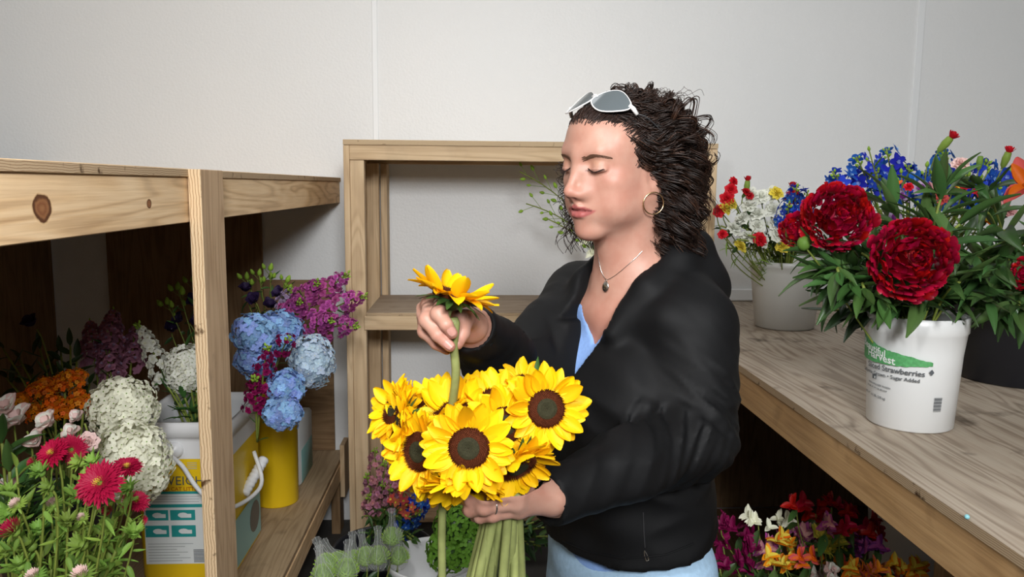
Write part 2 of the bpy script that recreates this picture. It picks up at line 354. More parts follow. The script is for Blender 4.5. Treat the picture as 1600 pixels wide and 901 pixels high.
def Rz(a): return Matrix.Rotation(a, 4, 'Z')
def Rx(a): return Matrix.Rotation(a, 4, 'X')
def Tr(x, y, z): return Matrix.Translation((x, y, z))
class G:
    def __init__(s): s.v = []; s.f = []; s.m = []
    def add(s, V, F, mi=0):
        n = len(s.v); s.v += list(V); s.f += [[i+n for i in f] for f in F]; s.m += [mi]*len(F); return s
    def mesh(s, name, mats, smooth=True): return mesh(name, s.v, s.f, mats, smooth, s.m)
def tubegeo(pts, rad, n=6, cap=True):
    pts = [Vector(p) for p in pts]; V = []; F = []
    if not isinstance(rad, (list, tuple)): rad = [rad]*len(pts)
    up = None
    for i, p in enumerate(pts):
        t = (pts[min(i+1, len(pts)-1)]-pts[max(i-1, 0)]).normalized()
        if up is None: up = t.orthogonal().normalized()
        up = (up - t*up.dot(t));  up = up.normalized() if up.length > 1e-6 else t.orthogonal().normalized()
        b = t.cross(up)
        for k in range(n):
            a = 2*math.pi*k/n; V.append(p+(up*math.cos(a)+b*math.sin(a))*rad[i])
    for i in range(len(pts)-1):
        for k in range(n): F.append([i*n+k, i*n+(k+1) % n, (i+1)*n+(k+1) % n, (i+1)*n+k])
    if cap:
        F.append(list(range(n))[::-1]); F.append([(len(pts)-1)*n+k for k in range(n)])
    return V, F
def bez(p0, p1, p2, n=8):
    p0, p1, p2 = Vector(p0), Vector(p1), Vector(p2)
    return [p0*(1-t)**2+p1*2*t*(1-t)+p2*t*t for t in [i/n for i in range(n+1)]]
def ball(r, seg=10, rings=7, sz=1.0, cz=0, bump=0, seed=0):
    V = []; F = []; rr = random.Random(seed)
    for i in range(rings+1):
        th = math.pi*i/rings
        for j in range(seg):
            a = 2*math.pi*j/seg; k = r*(1+rr.uniform(-bump, bump))
            V.append(Vector((k*math.sin(th)*math.cos(a), k*math.sin(th)*math.sin(a), k*math.cos(th)*sz+cz)))
    for i in range(rings):
        for j in range(seg): F.append([i*seg+j, (i+1)*seg+j, (i+1)*seg+(j+1) % seg, i*seg+(j+1) % seg])
    return V, F
def lathe(prof, n=32, close=False):
    V = []; F = []
    for (r, z) in prof:
        for k in range(n): a = 2*math.pi*k/n; V.append(Vector((r*math.cos(a), r*math.sin(a), z)))
    for i in range(len(prof)-1):
        for k in range(n): F.append([i*n+k, i*n+(k+1) % n, (i+1)*n+(k+1) % n, (i+1)*n+k])
    return V, F
def look(d, roll=0.0):
    """rotation taking local +Z to world direction d"""
    return Vector(d).normalized().to_track_quat('Z', 'Y').to_matrix() @ Matrix.Rotation(roll, 3, 'Z')
def face(yaw, up, roll=0):
    """yaw: degrees, 0 = toward the camera, + = toward image right; up = elevation degrees"""
    y, e = R(yaw), R(up); return look((math.sin(y)*math.cos(e), -math.cos(y)*math.cos(e), math.sin(e)), roll)
# ---------------------------------------------------------------- plant materials
pm = lambda n, c, **k: plain(n, c, **{**dict(rough=0.55, spec=0.25, objvar=0.14, trans=0.22), **k})
Y_sun = pm('sunflower_yellow', (0.95, 0.56, 0.004), huevar=0.012, objvar=0.10, trans=0.25)
D_brown = plain('disc_brown', (0.075, 0.018, 0.006), 0.8, 0.1, 0.5, 400)
D_core = plain('disc_core', (0.030, 0.028, 0.014), 0.8, 0.1, 0.6, 500)
G_stem = plain('stem_green', (0.20, 0.25, 0.045), 0.5, 0.3, 0.25, 60, objvar=0.1)
G_stem2 = plain('stem_olive', (0.26, 0.29, 0.10), 0.55, 0.25, 0.3, 60, objvar=0.15, bump=0.3)
G_leaf = pm('leaf_green', (0.055, 0.13, 0.03), rough=0.4, spec=0.4, objvar=0.35, huevar=0.02, trans=0.12)
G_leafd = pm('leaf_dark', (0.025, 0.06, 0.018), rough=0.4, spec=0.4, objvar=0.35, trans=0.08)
G_peony = pm('leaf_peony', (0.06, 0.13, 0.035), rough=0.33, spec=0.45, objvar=0.4, huevar=0.02, trans=0.10)
G_lite = pm('leaf_light', (0.22, 0.36, 0.06), objvar=0.3, huevar=0.02)
G_lime = pm('bud_lime', (0.33, 0.54, 0.06), objvar=0.2)
P_white = pm('petal_white', (0.86, 0.87, 0.78), objvar=0.08)
P_cream = pm('petal_cream', (0.93, 0.93, 0.76), objvar=0.12)
P_red = pm('petal_crimson', (0.46, 0.004, 0.022), rough=0.4, spec=0.4, objvar=0.35, huevar=0.012, trans=0.15)
P_peony = pm('petal_peony', (0.40, 0.004, 0.024), rough=0.38, spec=0.45, objvar=0.45, huevar=0.01, trans=0.16)
P_scar = pm('petal_scarlet', (0.62, 0.012, 0.025), objvar=0.2)
P_mag = pm('petal_magenta', (0.52, 0.10, 0.36), objvar=0.3, huevar=0.02)
P_magd = pm('petal_beet', (0.26, 0.006, 0.085), objvar=0.3)
P_aster = pm('petal_aster', (0.50, 0.008, 0.06), objvar=0.25)
P_blue = pm('petal_blue', (0.03, 0.10, 0.60), objvar=0.35, huevar=0.02)
P_sky = pm('petal_sky', (0.28, 0.45, 0.80), objvar=0.35, huevar=0.025)
P_pale = pm('petal_pale_blue', (0.55, 0.68, 0.82), objvar=0.16, huevar=0.02)
P_mauve = pm('petal_mauve', (0.50, 0.22, 0.33), objvar=0.3)
P_lilac = pm('petal_lilac', (0.48, 0.36, 0.55), objvar=0.25)
P_dpur = pm('petal_dark_purple', (0.035, 0.018, 0.07), objvar=0.3)
P_oran = pm('petal_orange', (0.85, 0.24, 0.008), objvar=0.35, huevar=0.02)
P_coral = pm('petal_coral', (0.72, 0.16, 0.10), objvar=0.25, huevar=0.02)
P_yel = pm('petal_yellow', (0.80, 0.66, 0.08), objvar=0.15)
P_pink = pm('petal_pink', (0.74, 0.36, 0.36), objvar=0.2, huevar=0.02)
P_blush = pm('petal_blush', (0.85, 0.62, 0.58), objvar=0.15)
P_snap = pm('petal_rose', (0.56, 0.24, 0.33), objvar=0.35, huevar=0.03)
P_purp = pm('petal_purple', (0.26, 0.05, 0.30), objvar=0.3)
# ---------------------------------------------------------------- prototypes (meshes)
SUNP = [petal(0.037, 0.0200, 6, 2, 0.85, 0.55, c, cu, 0.35, ru, s) for s, (c, cu, ru) in enumerate([(0.10, 0.22, 0.02), (-0.12, 0.15, 0.03), (0.22, 0.30, 0.03), (0.0, -0.15, 0.05), (-0.30, 0.2, 0.03), (0.30, 0.18, 0.06)])]
SUNM = [mesh('petal', v, f, Y_sun) for v, f in SUNP]
def sundisc(r, r2):
    g = G(); V, F = lathe([(r*1.02, -0.004), (r*1.04, 0.000), (r*0.9, 0.004), (r2, 0.0055), (0.0005, 0.0045)], 24); g.add(V, F)
    rr = random.Random(3)
    for k in range(330):
        t = (k+0.5)/330; rad = r*math.sqrt(t*(1-(r2/r)**2)+(r2/r)**2); a = k*2.39996
        h = 0.0035 + 0.003*rr.random(); c = Vector((rad*math.cos(a), rad*math.sin(a), 0.0035)); s = 0.0011
        o = Vector((math.cos(a), math.sin(a), 0))*0.0012*(rad/r)
        tip = c+Vector((0, 0, h))+o
        b = [c+Vector((s*math.cos(q), s*math.sin(q), -0.001)) for q in (a, a+2.09, a+4.19)]
        g.add(b+[tip], [[0, 1, 3], [1, 2, 3], [2, 0, 3]])
    return g
_sd = sundisc(0.0245, 0.013).mesh('disc', D_brown, False)
def suncore():
    g = G(); V, F = lathe([(0.0135, 0.001), (0.0133, 0.0065), (0.009, 0.0075), (0.0005, 0.0062)], 18); g.add(V, F)
    for k in range(120):
        t = (k+.5)/120; rad = 0.0128*math.sqrt(t); a = k*2.39996; c = Vector((rad*math.cos(a), rad*math.sin(a), 0.0066)); s = 0.0007
        b = [c+Vector((s*math.cos(q), s*math.sin(q), -0.0006)) for q in (a, a+2.09, a+4.19)]
        g.add(b+[c+Vector((0, 0, 0.0016))], [[0, 1, 3], [1, 2, 3], [2, 0, 3]])
    return g
_sc = suncore().mesh('disc_center', D_core, False)
def calyxgeo(r, n, L, W, down=0.35):
    g = G(); V, F = lathe([(0.004, -0.018), (r*0.55, -0.013), (r*0.98, -0.005), (r, -0.001)], 14); g.add(V, F)
    for k in range(n):
        v, f = petal(L, W, 3, 1, 0.7, 0.7, -0.1, 0.1, 0.5); g.add(xf(v, Rz(2*math.pi*k/n+0.2*random.random()) @ Tr(0, r*0.8, -0.005) @ Rx(-down*random.uniform(0.3, 1.5))), f)
    return g
_scal = calyxgeo(0.024, 16, 0.026, 0.009).mesh('calyx', G_leaf)
def stempart(root, pts, r, mat=None, n=7, name='stem'):
    V, F = tubegeo(pts, r, n); return wpart(name, V, F, mat or G_stem, root)
def hookpts(c, d, path, back=0.016):
    """stem leaving the back of a flower head at c facing d, then through path"""
    d = Vector(d).normalized(); p0 = Vector(c)-d*back; p1 = Vector(c)-d*(back+0.03)
    pts = [p0, p1] + [Vector(p) for p in path]
    # catmull-rom smoothing
    out = []
    for i in range(len(pts)-1):
        a = pts[max(i-1, 0)]; b = pts[i]; e = pts[i+1]; f_ = pts[min(i+2, len(pts)-1)]
        for k in range(5):
            t = k/5; out.append(0.5*((2*b)+(e-a)*t+(2*a-5*b+4*e-f_)*t*t+(3*b-a-3*e+f_)*t**3))
    out.append(pts[-1]); return out
def sunflower(c, rot, path, label, group, scale=1.0, rows=((17, 0.40), (16, 0.16), (13, -0.05)), roll=0, name='sunflower', stemr=0.0058, lift=0.0, smat=None):
    c = Vector(c); d = rot @ Vector((0, 0, 1))
    root = empty(name, c, label, 'flower', group, rot)
    S = Matrix.Scale(scale, 4)
    link('disc', _sd, root, S); link('disc_center', _sc, root, S); link('calyx', _scal, root, S)
    rr = random.Random(label)
    for ri, (n, el) in enumerate(rows):
        for k in range(n):
            a = 2*math.pi*(k+0.5*(ri % 2))/n+rr.uniform(-0.11, 0.11)
            s = scale*rr.uniform(0.86, 1.12)*(1.0-0.07*ri)
            M = Rz(a) @ Tr(0, 0.0205*scale, (0.0005-0.0012*(2-ri))*scale) @ Rx(el+lift+rr.uniform(-0.14, 0.16)) @ Matrix.Rotation(rr.uniform(-.25, .25), 4, 'Y') @ Matrix.Scale(s, 4)
            link('petal', rr.choice(SUNM), root, M)
    if path: stempart(root, hookpts(c, d, path), [stemr*0.85]*2+[stemr]*(5*(len(path)+1)-1), smat or G_stem2, 8)
    return root
# florets
def rosette(layers, mats, seedn=0, core=None):
    """layers: (n, L, W, elev, z, curl, cup, ruf, matindex, q)"""
    g = G(); r = random.Random(seedn)
    for (n, L, W, el, z, curl, cup, ruf, mi, q) in layers:
        for k in range(n):
            v, f = petal(L*r.uniform(.88, 1.1), W, 3 if L < .02 else 6, 1 if L < .02 else 2, 0.9, q, curl, cup, 0.3, ruf, r.random())
            g.add(xf(v, Rz(2*math.pi*(k+r.uniform(-.12, .12))/n+z*90) @ Tr(0, 0.0004, z) @ Rx(el+r.uniform(-.12, .12))), f, mi)
    if core: v, f = ball(core[0], 6, 4); g.add(xf(v, Tr(0, 0, core[1])), f, core[2])
    return g
def FL(name, mats, layers, core=None, nvar=2): return [rosette(layers, mats, s, core).mesh(name, mats) for s in range(nvar)]
hyd = lambda m, c: FL('floret', [m, c], [(4, 0.0125, 0.0112, 0.22, 0.0, -0.25, 0.18, 0.10, 0, 0.42)], (0.0016, 0.001, 1), 3)
F_hw = hyd(P_cream, G_lite); F_hb = hyd(P_sky, P_pale); F_hp = hyd(P_pale, P_cream); F_hg = hyd(pm('petal_green', (0.16, 0.36, 0.04)), G_lite); F_hw2 = hyd(P_white, G_lite)
stk = lambda m, c: FL('floret', [m, c], [(5, 0.0135, 0.013, 0.15, 0.0, -0.2, 0.1, 0.10, 0, 0.4), (5, 0.010, 0.010, 0.6, 0.001, -0.1, 0.1, 0.12, 0, 0.4), (4, 0.006, 0.007, 1.0, 0.002, 0.1, 0.1, 0.12, 1, 0.4)], None, 3)
F_sm = stk(P_mag, P_mag); F_sd = stk(P_magd, P_magd); F_sw = stk(P_white, P_cream); F_sv = stk(P_mauve, P_lilac); F_sl = stk(P_snap, P_pink)
del5 = lambda m, c: FL('blossom', [m, c], [(5, 0.016, 0.012, 0.30, 0.0, -0.15, 0.1, 0.05, 0, 0.5), (4, 0.006, 0.005, 0.9, 0.001, 0, 0.1, 0.1, 1, 0.5)], None, 3)
F_db = del5(P_blue, P_sky); F_dc = del5(P_coral, P_yel)
F_or = FL('floret', [P_oran, P_yel], [(5, 0.0065, 0.006, 0.3, 0.0, -0.3, 0.1, 0.05, 0, 0.5)], (0.002, 0.002, 0), 3)
alst = lambda m, c: FL('blossom', [m, c], [(3, 0.030, 0.018, 0.75, 0.0, -0.35, 0.25, 0.05, 0, 0.6), (3, 0.028, 0.012, 0.85, 0.0015, -0.3, 0.3, 0.05, 1, 0.6)], (0.003, 0.004, 1), 2)
A_crim = alst(P_red, P_red); A_pink = alst(P_mag, P_pink); A_yel = alst(pm('petal_chartreuse', (0.50, 0.52, 0.07)), P_yel); A_or = alst(P_oran, P_yel); A_cor = alst(P_coral, P_oran)
A_wh = FL('blossom', [P_blush, P_white], [(3, 0.030, 0.028, 1.0, 0.0, -0.30, 0.25, 0.05, 0, 0.45), (3, 0.028, 0.024, 1.1, 0.0015, -0.25, 0.3, 0.05, 1, 0.45), (3, .020, .016, 1.3, .003, -.1, .2, .05, 0, .45)], (0.003, 0.004, 1), 2); A_pur = alst(P_purp, P_mag); A_dm = alst(P_magd, P_magd); A_cream = alst(P_cream, P_cream)
carn = lambda m: FL('blossom', [m, G_leaf], [(8, 0.017, 0.014, 0.15, 0.0, -0.15, 0.1, 0.16, 0, 0.35), (8, 0.014, 0.012, 0.5, 0.001, -0.1, 0.1, 0.18, 0, 0.35), (7, 0.012, 0.010, 0.9, 0.002, 0, 0.1, 0.2, 0, 0.35), (5, 0.009, 0.008, 1.25, 0.003, 0, 0.1, 0.2, 0, 0.35)], None, 2)
C_wh = carn(P_white); C_red = carn(P_scar); C_yel = carn(P_yel); C_pink = carn(P_pink); C_blush = carn(P_blush); C_cor = carn(P_coral)
_ccal = G(); _v, _f = lathe([(0.0015, -0.022), (0.0045, -0.018), (0.0052, -0.006), (0.0045, 0.001)], 8); _ccal.add(_v, _f); _ccal = _ccal.mesh('calyx', G_leaf)
# leaves
def leafmesh(L, W, curl, cup, mat, p=0.75, q=0.75, name='leaf'):
    v, f = petal(L, W, 7, 2, p, q, curl, cup, 0.12, 0.015, 1)
    return mesh(name, v, f, mat)
LV = {'peony': [leafmesh(0.11, 0.030, c, 0.22, G_peony) for c in (-0.25, 0.1, -0.5)],
      'leaf': [leafmesh(0.07, 0.022, c, 0.2, G_leaf) for c in (-0.3, 0.15)],
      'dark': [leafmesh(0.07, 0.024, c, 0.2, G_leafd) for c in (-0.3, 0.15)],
      'thin': [leafmesh(0.06, 0.007, c, 0.2, G_lite) for c in (-0.3, 0.2)],
      'lite': [leafmesh(0.035, 0.011, c, 0.2, G_lite) for c in (-0.3, 0.15)],
      'bract': [leafmesh(0.018, 0.006, c, 0.2, G_lime) for c in (-0.3, 0.15)]}
def leaf_on(root, p, d, kind, s=1.0, rr=random, roll=None):
    d = Vector(d).normalized()
    q = d.to_track_quat('Y', 'Z').to_matrix().to_4x4()
    M = Matrix.Translation(Vector(p)) @ q @ Matrix.Rotation(rr.uniform(-.7, .7) if roll is None else roll, 4, 'Y') @ Matrix.Scale(s, 4)
    link('leaf', rr.choice(LV[kind]), root, MW[root.name].inverted() @ M)
def along(pts, t):
    pts = [Vector(p) for p in pts]; x = t*(len(pts)-1); i = min(int(x), len(pts)-2); a = x-i
    return pts[i]*(1-a)+pts[i+1]*a, (pts[i+1]-pts[i]).normalized()
def leafy(root, pts, kind, n, s, t0, t1, out=0.9, rr=random):
    for k in range(n):
        p, t = along(pts, t0+(t1-t0)*k/max(1, n-1)); side = t.orthogonal().normalized(); side = Matrix.Rotation(k*2.4+rr.uniform(-.5, .5), 3, t) @ side
        leaf_on(root, p, t*(1-out*0.55)+side*out, kind, s*rr.uniform(.75, 1.2), rr)
def hydrangea(c, r, base, fl, label, group=None, n=95, sq=(1, 1, 1), stem=True, name='hydrangea', facing=None, coremat=None):
    c = Vector(c); base = Vector(base); d = (c-base).normalized()
    if facing: d = Vector(facing).normalized()
    root = empty(name, c, label, 'flower', group); rr = random.Random(label)
    V, F = ball(r*0.80, 12, 8); V = [Vector((v.x*sq[0], v.y*sq[1], v.z*sq[2])) for v in V]
    link('cluster_core', mesh('cluster_core', V, F, coremat or G_leafd), root, Matrix.Identity(4))
    n = int(n*1.35)
    for k in range(n):
        z = 1-2*(k+.5)/n; a = k*2.39996; s = math.sqrt(1-z*z); v = Vector((s*math.cos(a), s*math.sin(a), z))
        if v.dot(d) < -0.65: continue
        nrm = (v+Vector([rr.uniform(-.48, .48) for _ in range(3)])).normalized()
        pp = Vector((v.x*sq[0], v.y*sq[1], v.z*sq[2]))*r*rr.uniform(.86, 1.04)
        M = Matrix.Translation(pp) @ look(nrm, rr.uniform(0, 6)).to_4x4() @ Matrix.Scale(rr.uniform(.85, 1.2), 4)
        link('floret', rr.choice(fl), root, M)
    if stem: stempart(root, bez(c-d*r*0.5, c-d*(r+.06), base), 0.003)
    return root
def spike(name, tip, base, fl, label, group=None, L=0.13, rad=0.022, n=28, cat='flower', s=1.0, leaves=('leaf', 5, 0.8), budn=6, budmat=None, bend=0.0, rmin=0.25):
    """flowers set round the top length L of a stem from base to tip"""
    tip = Vector(tip); base = Vector(base); rr = random.Random(label)
    root = empty(name, base, label, cat, group)
    mid = (tip+base)/2 + Vector((0, 0, (tip-base).length*0.15)) + Vector((bend, 0, 0))
    pts = bez(base, mid, tip, 14); tot = (tip-base).length
    stempart(root, pts, [0.0032]*10+[0.0022]*5, G_stem)
    t0 = 1-min(0.95, L/tot)
    for k in range(n):
        u = (k+.5)/n; p, t = along(pts, t0+(1-t0)*u*0.92)
        side = Matrix.Rotation(k*2.39996+rr.uniform(-.3, .3), 3, t) @ t.orthogonal().normalized()
        q = rad*(1-(1-rmin)*u**2)*rr.uniform(.75, 1.15); nd = (side+t*0.35).normalized()
        M = Matrix.Translation(p+side*q) @ look(nd, rr.uniform(0, 6)).to_4x4() @ Matrix.Scale(s*(1-0.4*u*u)*rr.uniform(.85, 1.15), 4)
        link(fl[0].name.split('.')[0], rr.choice(fl), root, MW[root.name].inverted() @ M)
    for k in range(budn):
        p, t = along(pts, 0.93+0.07*k/max(1, budn)); side = Matrix.Rotation(k*2.4, 3, t) @ t.orthogonal().normalized()
        link('bud', BUD[0 if budmat is None else budmat], root, MW[root.name].inverted() @ Matrix.Translation(p+side*0.006) @ look(side*0.5+t).to_4x4() @ Matrix.Scale(rr.uniform(.6, 1.1), 4))
    if leaves: leafy(root, pts, leaves[0], leaves[1], leaves[2], max(0.0, t0-0.5), t0+0.02, rr=rr)
    return root
def budm(mat, L=0.012, r=0.0042):
    V, F = lathe([(0.0006, -0.002), (r*.8, 0.001), (r, L*.4), (r*.55, L*.8), (0.0004, L)], 7); return mesh('bud', V, F, mat)
BUD = [budm(G_lime), budm(P_blue), budm(P_mag), budm(P_dpur, 0.03, 0.009), budm(G_lime, 0.028, 0.009), budm(P_scar), budm(P_cream, 0.012, .005)]
def bloom(name, c, rot, base, fl, label, group=None, s=1.0, cal=_ccal, leaves=None, sr=0.002, mat=None):
    c = Vector(c); base = Vector(base); root = empty(name, c, label, 'flower', group, rot); d = rot @ Vector((0, 0, 1)); rr = random.Random(label+str(tuple(c)))
    link('blossom', rr.choice(fl), root, Matrix.Scale(s, 4) @ Rz(rr.uniform(0, 6)))
    if cal: link('calyx', cal, root, Matrix.Scale(s, 4))
    pts = bez(c-d*0.018*s, c-d*(0.05*s+.02), base)
    stempart(root, pts, sr, mat or G_stem, 5)
    if leaves: leafy(root, pts, leaves[0], leaves[1], leaves[2], 0.15, 0.8, rr=rr)
    return root
# peony
def peonymeshes(mat):
    outer = []; inner = []
    for s in range(4):
        v, f = petal(0.058, 0.062, 6, 3, 1.05, 0.38, 0.30+0.1*s, 0.30, 0.35, 0.02, s); outer.append(mesh('guard_petal', v, f, mat))
        v, f = petal(0.036, 0.036, 5, 2, 1.0, 0.40, 0.35, 0.24, 0.5, 0.05, s+9); inner.append(mesh('petal', v, f, mat))
    return outer, inner
PO, PI_ = peonymeshes(P_peony)
def peony(c, r, rot, base, label, group, n=62, openness=1.0, guards=11, lift=0.0):
    c = Vector(c); root = empty('peony', c, label, 'flower', group, rot); rr = random.Random(label); s = r/0.065
    V, F = ball(0.040*s, 12, 8, .85); link('petal_core', mesh('petal_core', V, F, P_peony), root, Matrix.Identity(4))
    for k in range(n):
        u = (k+.5)/n; z = 1-u*1.35; a = k*2.39996; h = math.sqrt(max(0, 1-z*z))
        v = Vector((h*math.cos(a), h*math.sin(a), z))
        # petal starts inside and curves up around the ball
        tang = Vector((-v.x*z, -v.y*z, h)) if h > 0.02 else Vector((1, 0, 0)); tang.normalize()
        p = v*r*rr.uniform(.74, .92) - tang*r*(0.20 if u > .12 else .30)
        y = (tang + v*rr.uniform(.0, .55)).normalized(); zx = y.cross(v).normalized()*-1; zz = zx.cross(y)
        xx = y.cross(zz); M = Matrix((xx, y, zz)).transposed().to_4x4()
        M = Matrix.Translation(p) @ M @ Matrix.Rotation(math.pi, 4, 'Y') @ Matrix.Rotation(rr.uniform(-.35, .35), 4, 'Y') @ Matrix.Scale(s*rr.uniform(.58, .90), 4)
        link('petal', rr.choice(PI_), root, M)
    for k in range(12):
        link('petal', rr.choice(PI_), root, Rz(k*2.4) @ Tr(0, .003+.0012*k, r*.50) @ Rx(1.35-.05*k) @ Matrix.Scale(s*.62, 4))
    for k in range(guards):
        a = 2*math.pi*k/guards+rr.uniform(-.2, .2)
        M = Rz(a) @ Tr(0, 0.012*s, -0.034*s) @ Rx(0.75*openness+lift+rr.uniform(-.25, .35)) @ Matrix.Rotation(rr.uniform(-.2, .2), 4, 'Y') @ Matrix.Scale(s*rr.uniform(.85, 1.1), 4)
        link('guard_petal', rr.choice(PO), root, M)
    for k in range(4): link('sepal', LV['leaf'][0], root, Rz(k*1.57) @ Tr(0, 0.004, -0.04*s) @ Rx(-0.1) @ Matrix.Scale(0.5*s, 4))
    d = rot @ Vector((0, 0, 1)); pts = hookpts(c, d, base, 0.035*s)
    stempart(root, pts, 0.0042, G_stem)
    return root, pts
def leafbranch(label, cat, group, pts, kind, n, s, t0=0.1, t1=1.0, out=0.8, r=0.003, name='foliage_stem', trip=False, mat=None):
    rr = random.Random(label+str(pts[0])); root = empty(name, pts[0], label, cat, group)
    P_ = bez(*pts, n=12) if len(pts) == 3 else [Vector(p) for p in pts]
    stempart(root, P_, r, mat or G_stem, 6)
    for k in range(n):
        p, t = along(P_, t0+(t1-t0)*k/max(1, n-1)); side = Matrix.Rotation(k*2.39996+rr.uniform(-.5, .5), 3, t) @ t.orthogonal().normalized()
        d = t*(1-out*0.5)+side*out
        if k == n-1: d = t
        leaf_on(root, p, d, kind, s*rr.uniform(.75, 1.2), rr)
        if trip:
            for q in (-.45, .45): leaf_on(root, p+d.normalized()*0.015*s, Matrix.Rotation(q, 3, side.cross(t)+t*0.3) @ d + Vector((0, 0, rr.uniform(-.2, .2))), kind, s*rr.uniform(.6, .95), rr)
    return root
# aster
def astermeshes(mat):
    g = G(); r = random.Random(5)
    for (n, L, el, z) in ((38, 0.030, 0.02, 0), (38, 0.028, 0.20, .0010), (36, 0.024, 0.38, .0020), (30, 0.018, 0.6, .003)):
        for k in range(n):
            v, f = petal(L*r.uniform(.85, 1.08), 0.0058, 3, 1, 0.8, .45, -0.08, 0.2, .5)
            g.add(xf(v, Rz(2*math.pi*k/n+r.uniform(-.06, .06)+z*50) @ Tr(0, 0.004, z) @ Rx(el+r.uniform(-.08, .08))), f)
    return g.mesh('ray_petals', mat)
AST = astermeshes(P_aster)
def _acen():
    g = G(); r = random.Random(4)
    for k in range(110):
        t = (k+.5)/110; rad = 0.0112*math.sqrt(t); a = k*2.4; v, f = petal(0.006, 0.002, 2, 1, 1, .5, .1); g.add(xf(v, Tr(rad*math.cos(a), rad*math.sin(a), .002) @ Rz(a-1.57) @ Rx(1.35-rad*50)), f)
    return g.mesh('yellow_center', P_yel)
ASTC = _acen()
def _abract(n=26, L=0.022, up=0.0):
    g = G(); r = random.Random(8); v, f = ball(0.008, 8, 5, .8, -0.006); g.add(v, f)
    for k in range(n):
        v, f = petal(L*r.uniform(.7, 1.1), 0.0055, 3, 1, .8, .6, 0.1, .2, .5); g.add(xf(v, Rz(2*math.pi*k/n*1.6) @ Tr(0, .003, -.006+0.003*up) @ Rx(-0.25+r.uniform(-.5, .5)+up)), f)
    return g.mesh('bracts', G_lite)
ASTB = _abract(); ASTB2 = _abract(30, .019, 0.75)
def aster(c, rot, base, label, group, s=1.0, kind='open'):
    c = Vector(c); root = empty('aster', c, label, 'flower', group, rot); d = rot @ Vector((0, 0, 1)); rr = random.Random(label+str(tuple(c)))
    if kind == 'open':
        link('ray_petals', AST, root, Matrix.Scale(s, 4)); link('yellow_center', ASTC, root, Matrix.Scale(s, 4)); link('bracts', ASTB, root, Matrix.Scale(s, 4))
    elif kind == 'bud':
        link('bracts', ASTB2, root, Matrix.Scale(s, 4))
    elif kind == 'tuft':
        link('bracts', ASTB2, root, Matrix.Scale(s, 4)); link('ray_petals', TUFT, root, Matrix.Scale(s, 4))
    else:
        link('bracts', ASTB, root, Matrix.Scale(s, 4)); link('ray_petals', TUFTP, root, Matrix.Scale(s, 4))
    pts = bez(c-d*0.008*s, c-d*0.06, base); stempart(root, pts, 0.0021, G_stem, 5)
    leafy(root, pts, 'lite', 7, .9, 0.08, 0.7, rr=rr)
    return root
def _tuft(mat, n=50, R0=.008, L=.009):
    g = G()
    for k in range(n):
        t = (k+.5)/n; rad = R0*math.sqrt(t); a = k*2.4; v, f = petal(L, 0.003, 2, 1, 1, .5, .1); g.add(xf(v, Tr(rad*math.cos(a), rad*math.sin(a), .001) @ Rz(a-1.57) @ Rx(1.3-rad*70)), f)
    return g.mesh('ray_petals', mat)
TUFT = _tuft(P_aster, 60, .009, .014); TUFTP = _tuft(P_blush)
# ================================================================ LEFT SHELF CONTENTS
def on_deck(px, py, z=0.33): return PZ(px, py, z)
LML = [('large crimson aster', 157, 755), ('smaller open aster', 80, 707), ('upper pale pink blooms', 50, 655), ('orange flowers', 100, 600), ('left edge red tuft', 20, 828), ('bottom pink aster bud', 126, 897), ('pinkish middle aster bud', 82, 786), ('edge-on aster by the tub', 212, 783), ('dark lone lisianthus', 52, 508), ('lowest right aster tuft', 222, 812)]
# ---- plastics
WHP = plain('plastic_white', (0.78, 0.79, 0.80), 0.35, 0.5, 0.03, 8)
YLP = plain('plastic_yellow', (0.86, 0.58, 0.01), 0.35, 0.5, 0.03, 8)
TEA = plain('print_teal', (0.02, 0.30, 0.29), 0.5, 0.3)
LAB = plain('label_white', (0.72, 0.76, 0.76), 0.5, 0.3, 0.03, 12)
INK = plain('print_grey', (0.10, 0.11, 0.12), 0.6, 0.2)
INKL = plain('print_pale', (0.42, 0.46, 0.46), 0.6, 0.2)
INKO = plain('print_orange', (0.45, 0.12, 0.01), 0.6, 0.2)
BLK = plain('plastic_black', (0.012, 0.013, 0.018), 0.38, 0.45)
def rrect(x0, x1, y0, y1, r, n=5):
    pts = []
    for cx, cy, a0 in ((x1-r, y1-r, 0), (x0+r, y1-r, 90), (x0+r, y0+r, 180), (x1-r, y0+r, 270)):
        for k in range(n+1): a = R(a0+90*k/n); pts.append((cx+r*math.cos(a), cy+r*math.sin(a)))
    return pts
def loft(polys, zs):
    n = len(polys[0]); V = []; F = []
    for p, z in zip(polys, zs): V += [Vector((x, y, z)) for x, y in p]
    for i in range(len(polys)-1):
        for k in range(n): F.append([i*n+k, i*n+(k+1) % n, (i+1)*n+(k+1) % n, (i+1)*n+k])
    return V, F
def text_geo(s, size, font_bold=False, align='LEFT', depth=0.0, xs=1.0, shear=0):
    cu = bpy.data.curves.new('t', 'FONT'); cu.body = s; cu.size = size; cu.align_x = align; cu.resolution_u = 2; cu.shear = shear
    if font_bold: cu.offset = size*0.018
    ob = bpy.data.objects.new('t', cu); COL.objects.link(ob)
    dg = bpy.context.evaluated_depsgraph_get(); ev = ob.evaluated_get(dg); me = ev.to_mesh()
    V = [Vector((v.co.x*xs, v.co.y, 0)) for v in me.vertices]; F = [list(p.vertices) for p in me.polygons]
    ev.to_mesh_clear(); bpy.data.objects.remove(ob); bpy.data.curves.remove(cu)
    return V, F
def flat(V, F, origin, u, v, n, off=0.0012):
    origin, u, v, n = map(Vector, (origin, u, v, n)); return [origin+u*p.x+v*p.y+n*off for p in V], F
def quad(x0, x1, y0, y1): return [Vector((x0, y0, 0)), Vector((x1, y0, 0)), Vector((x1, y1, 0)), Vector((x0, y1, 0))], [[0, 1, 2, 3]]
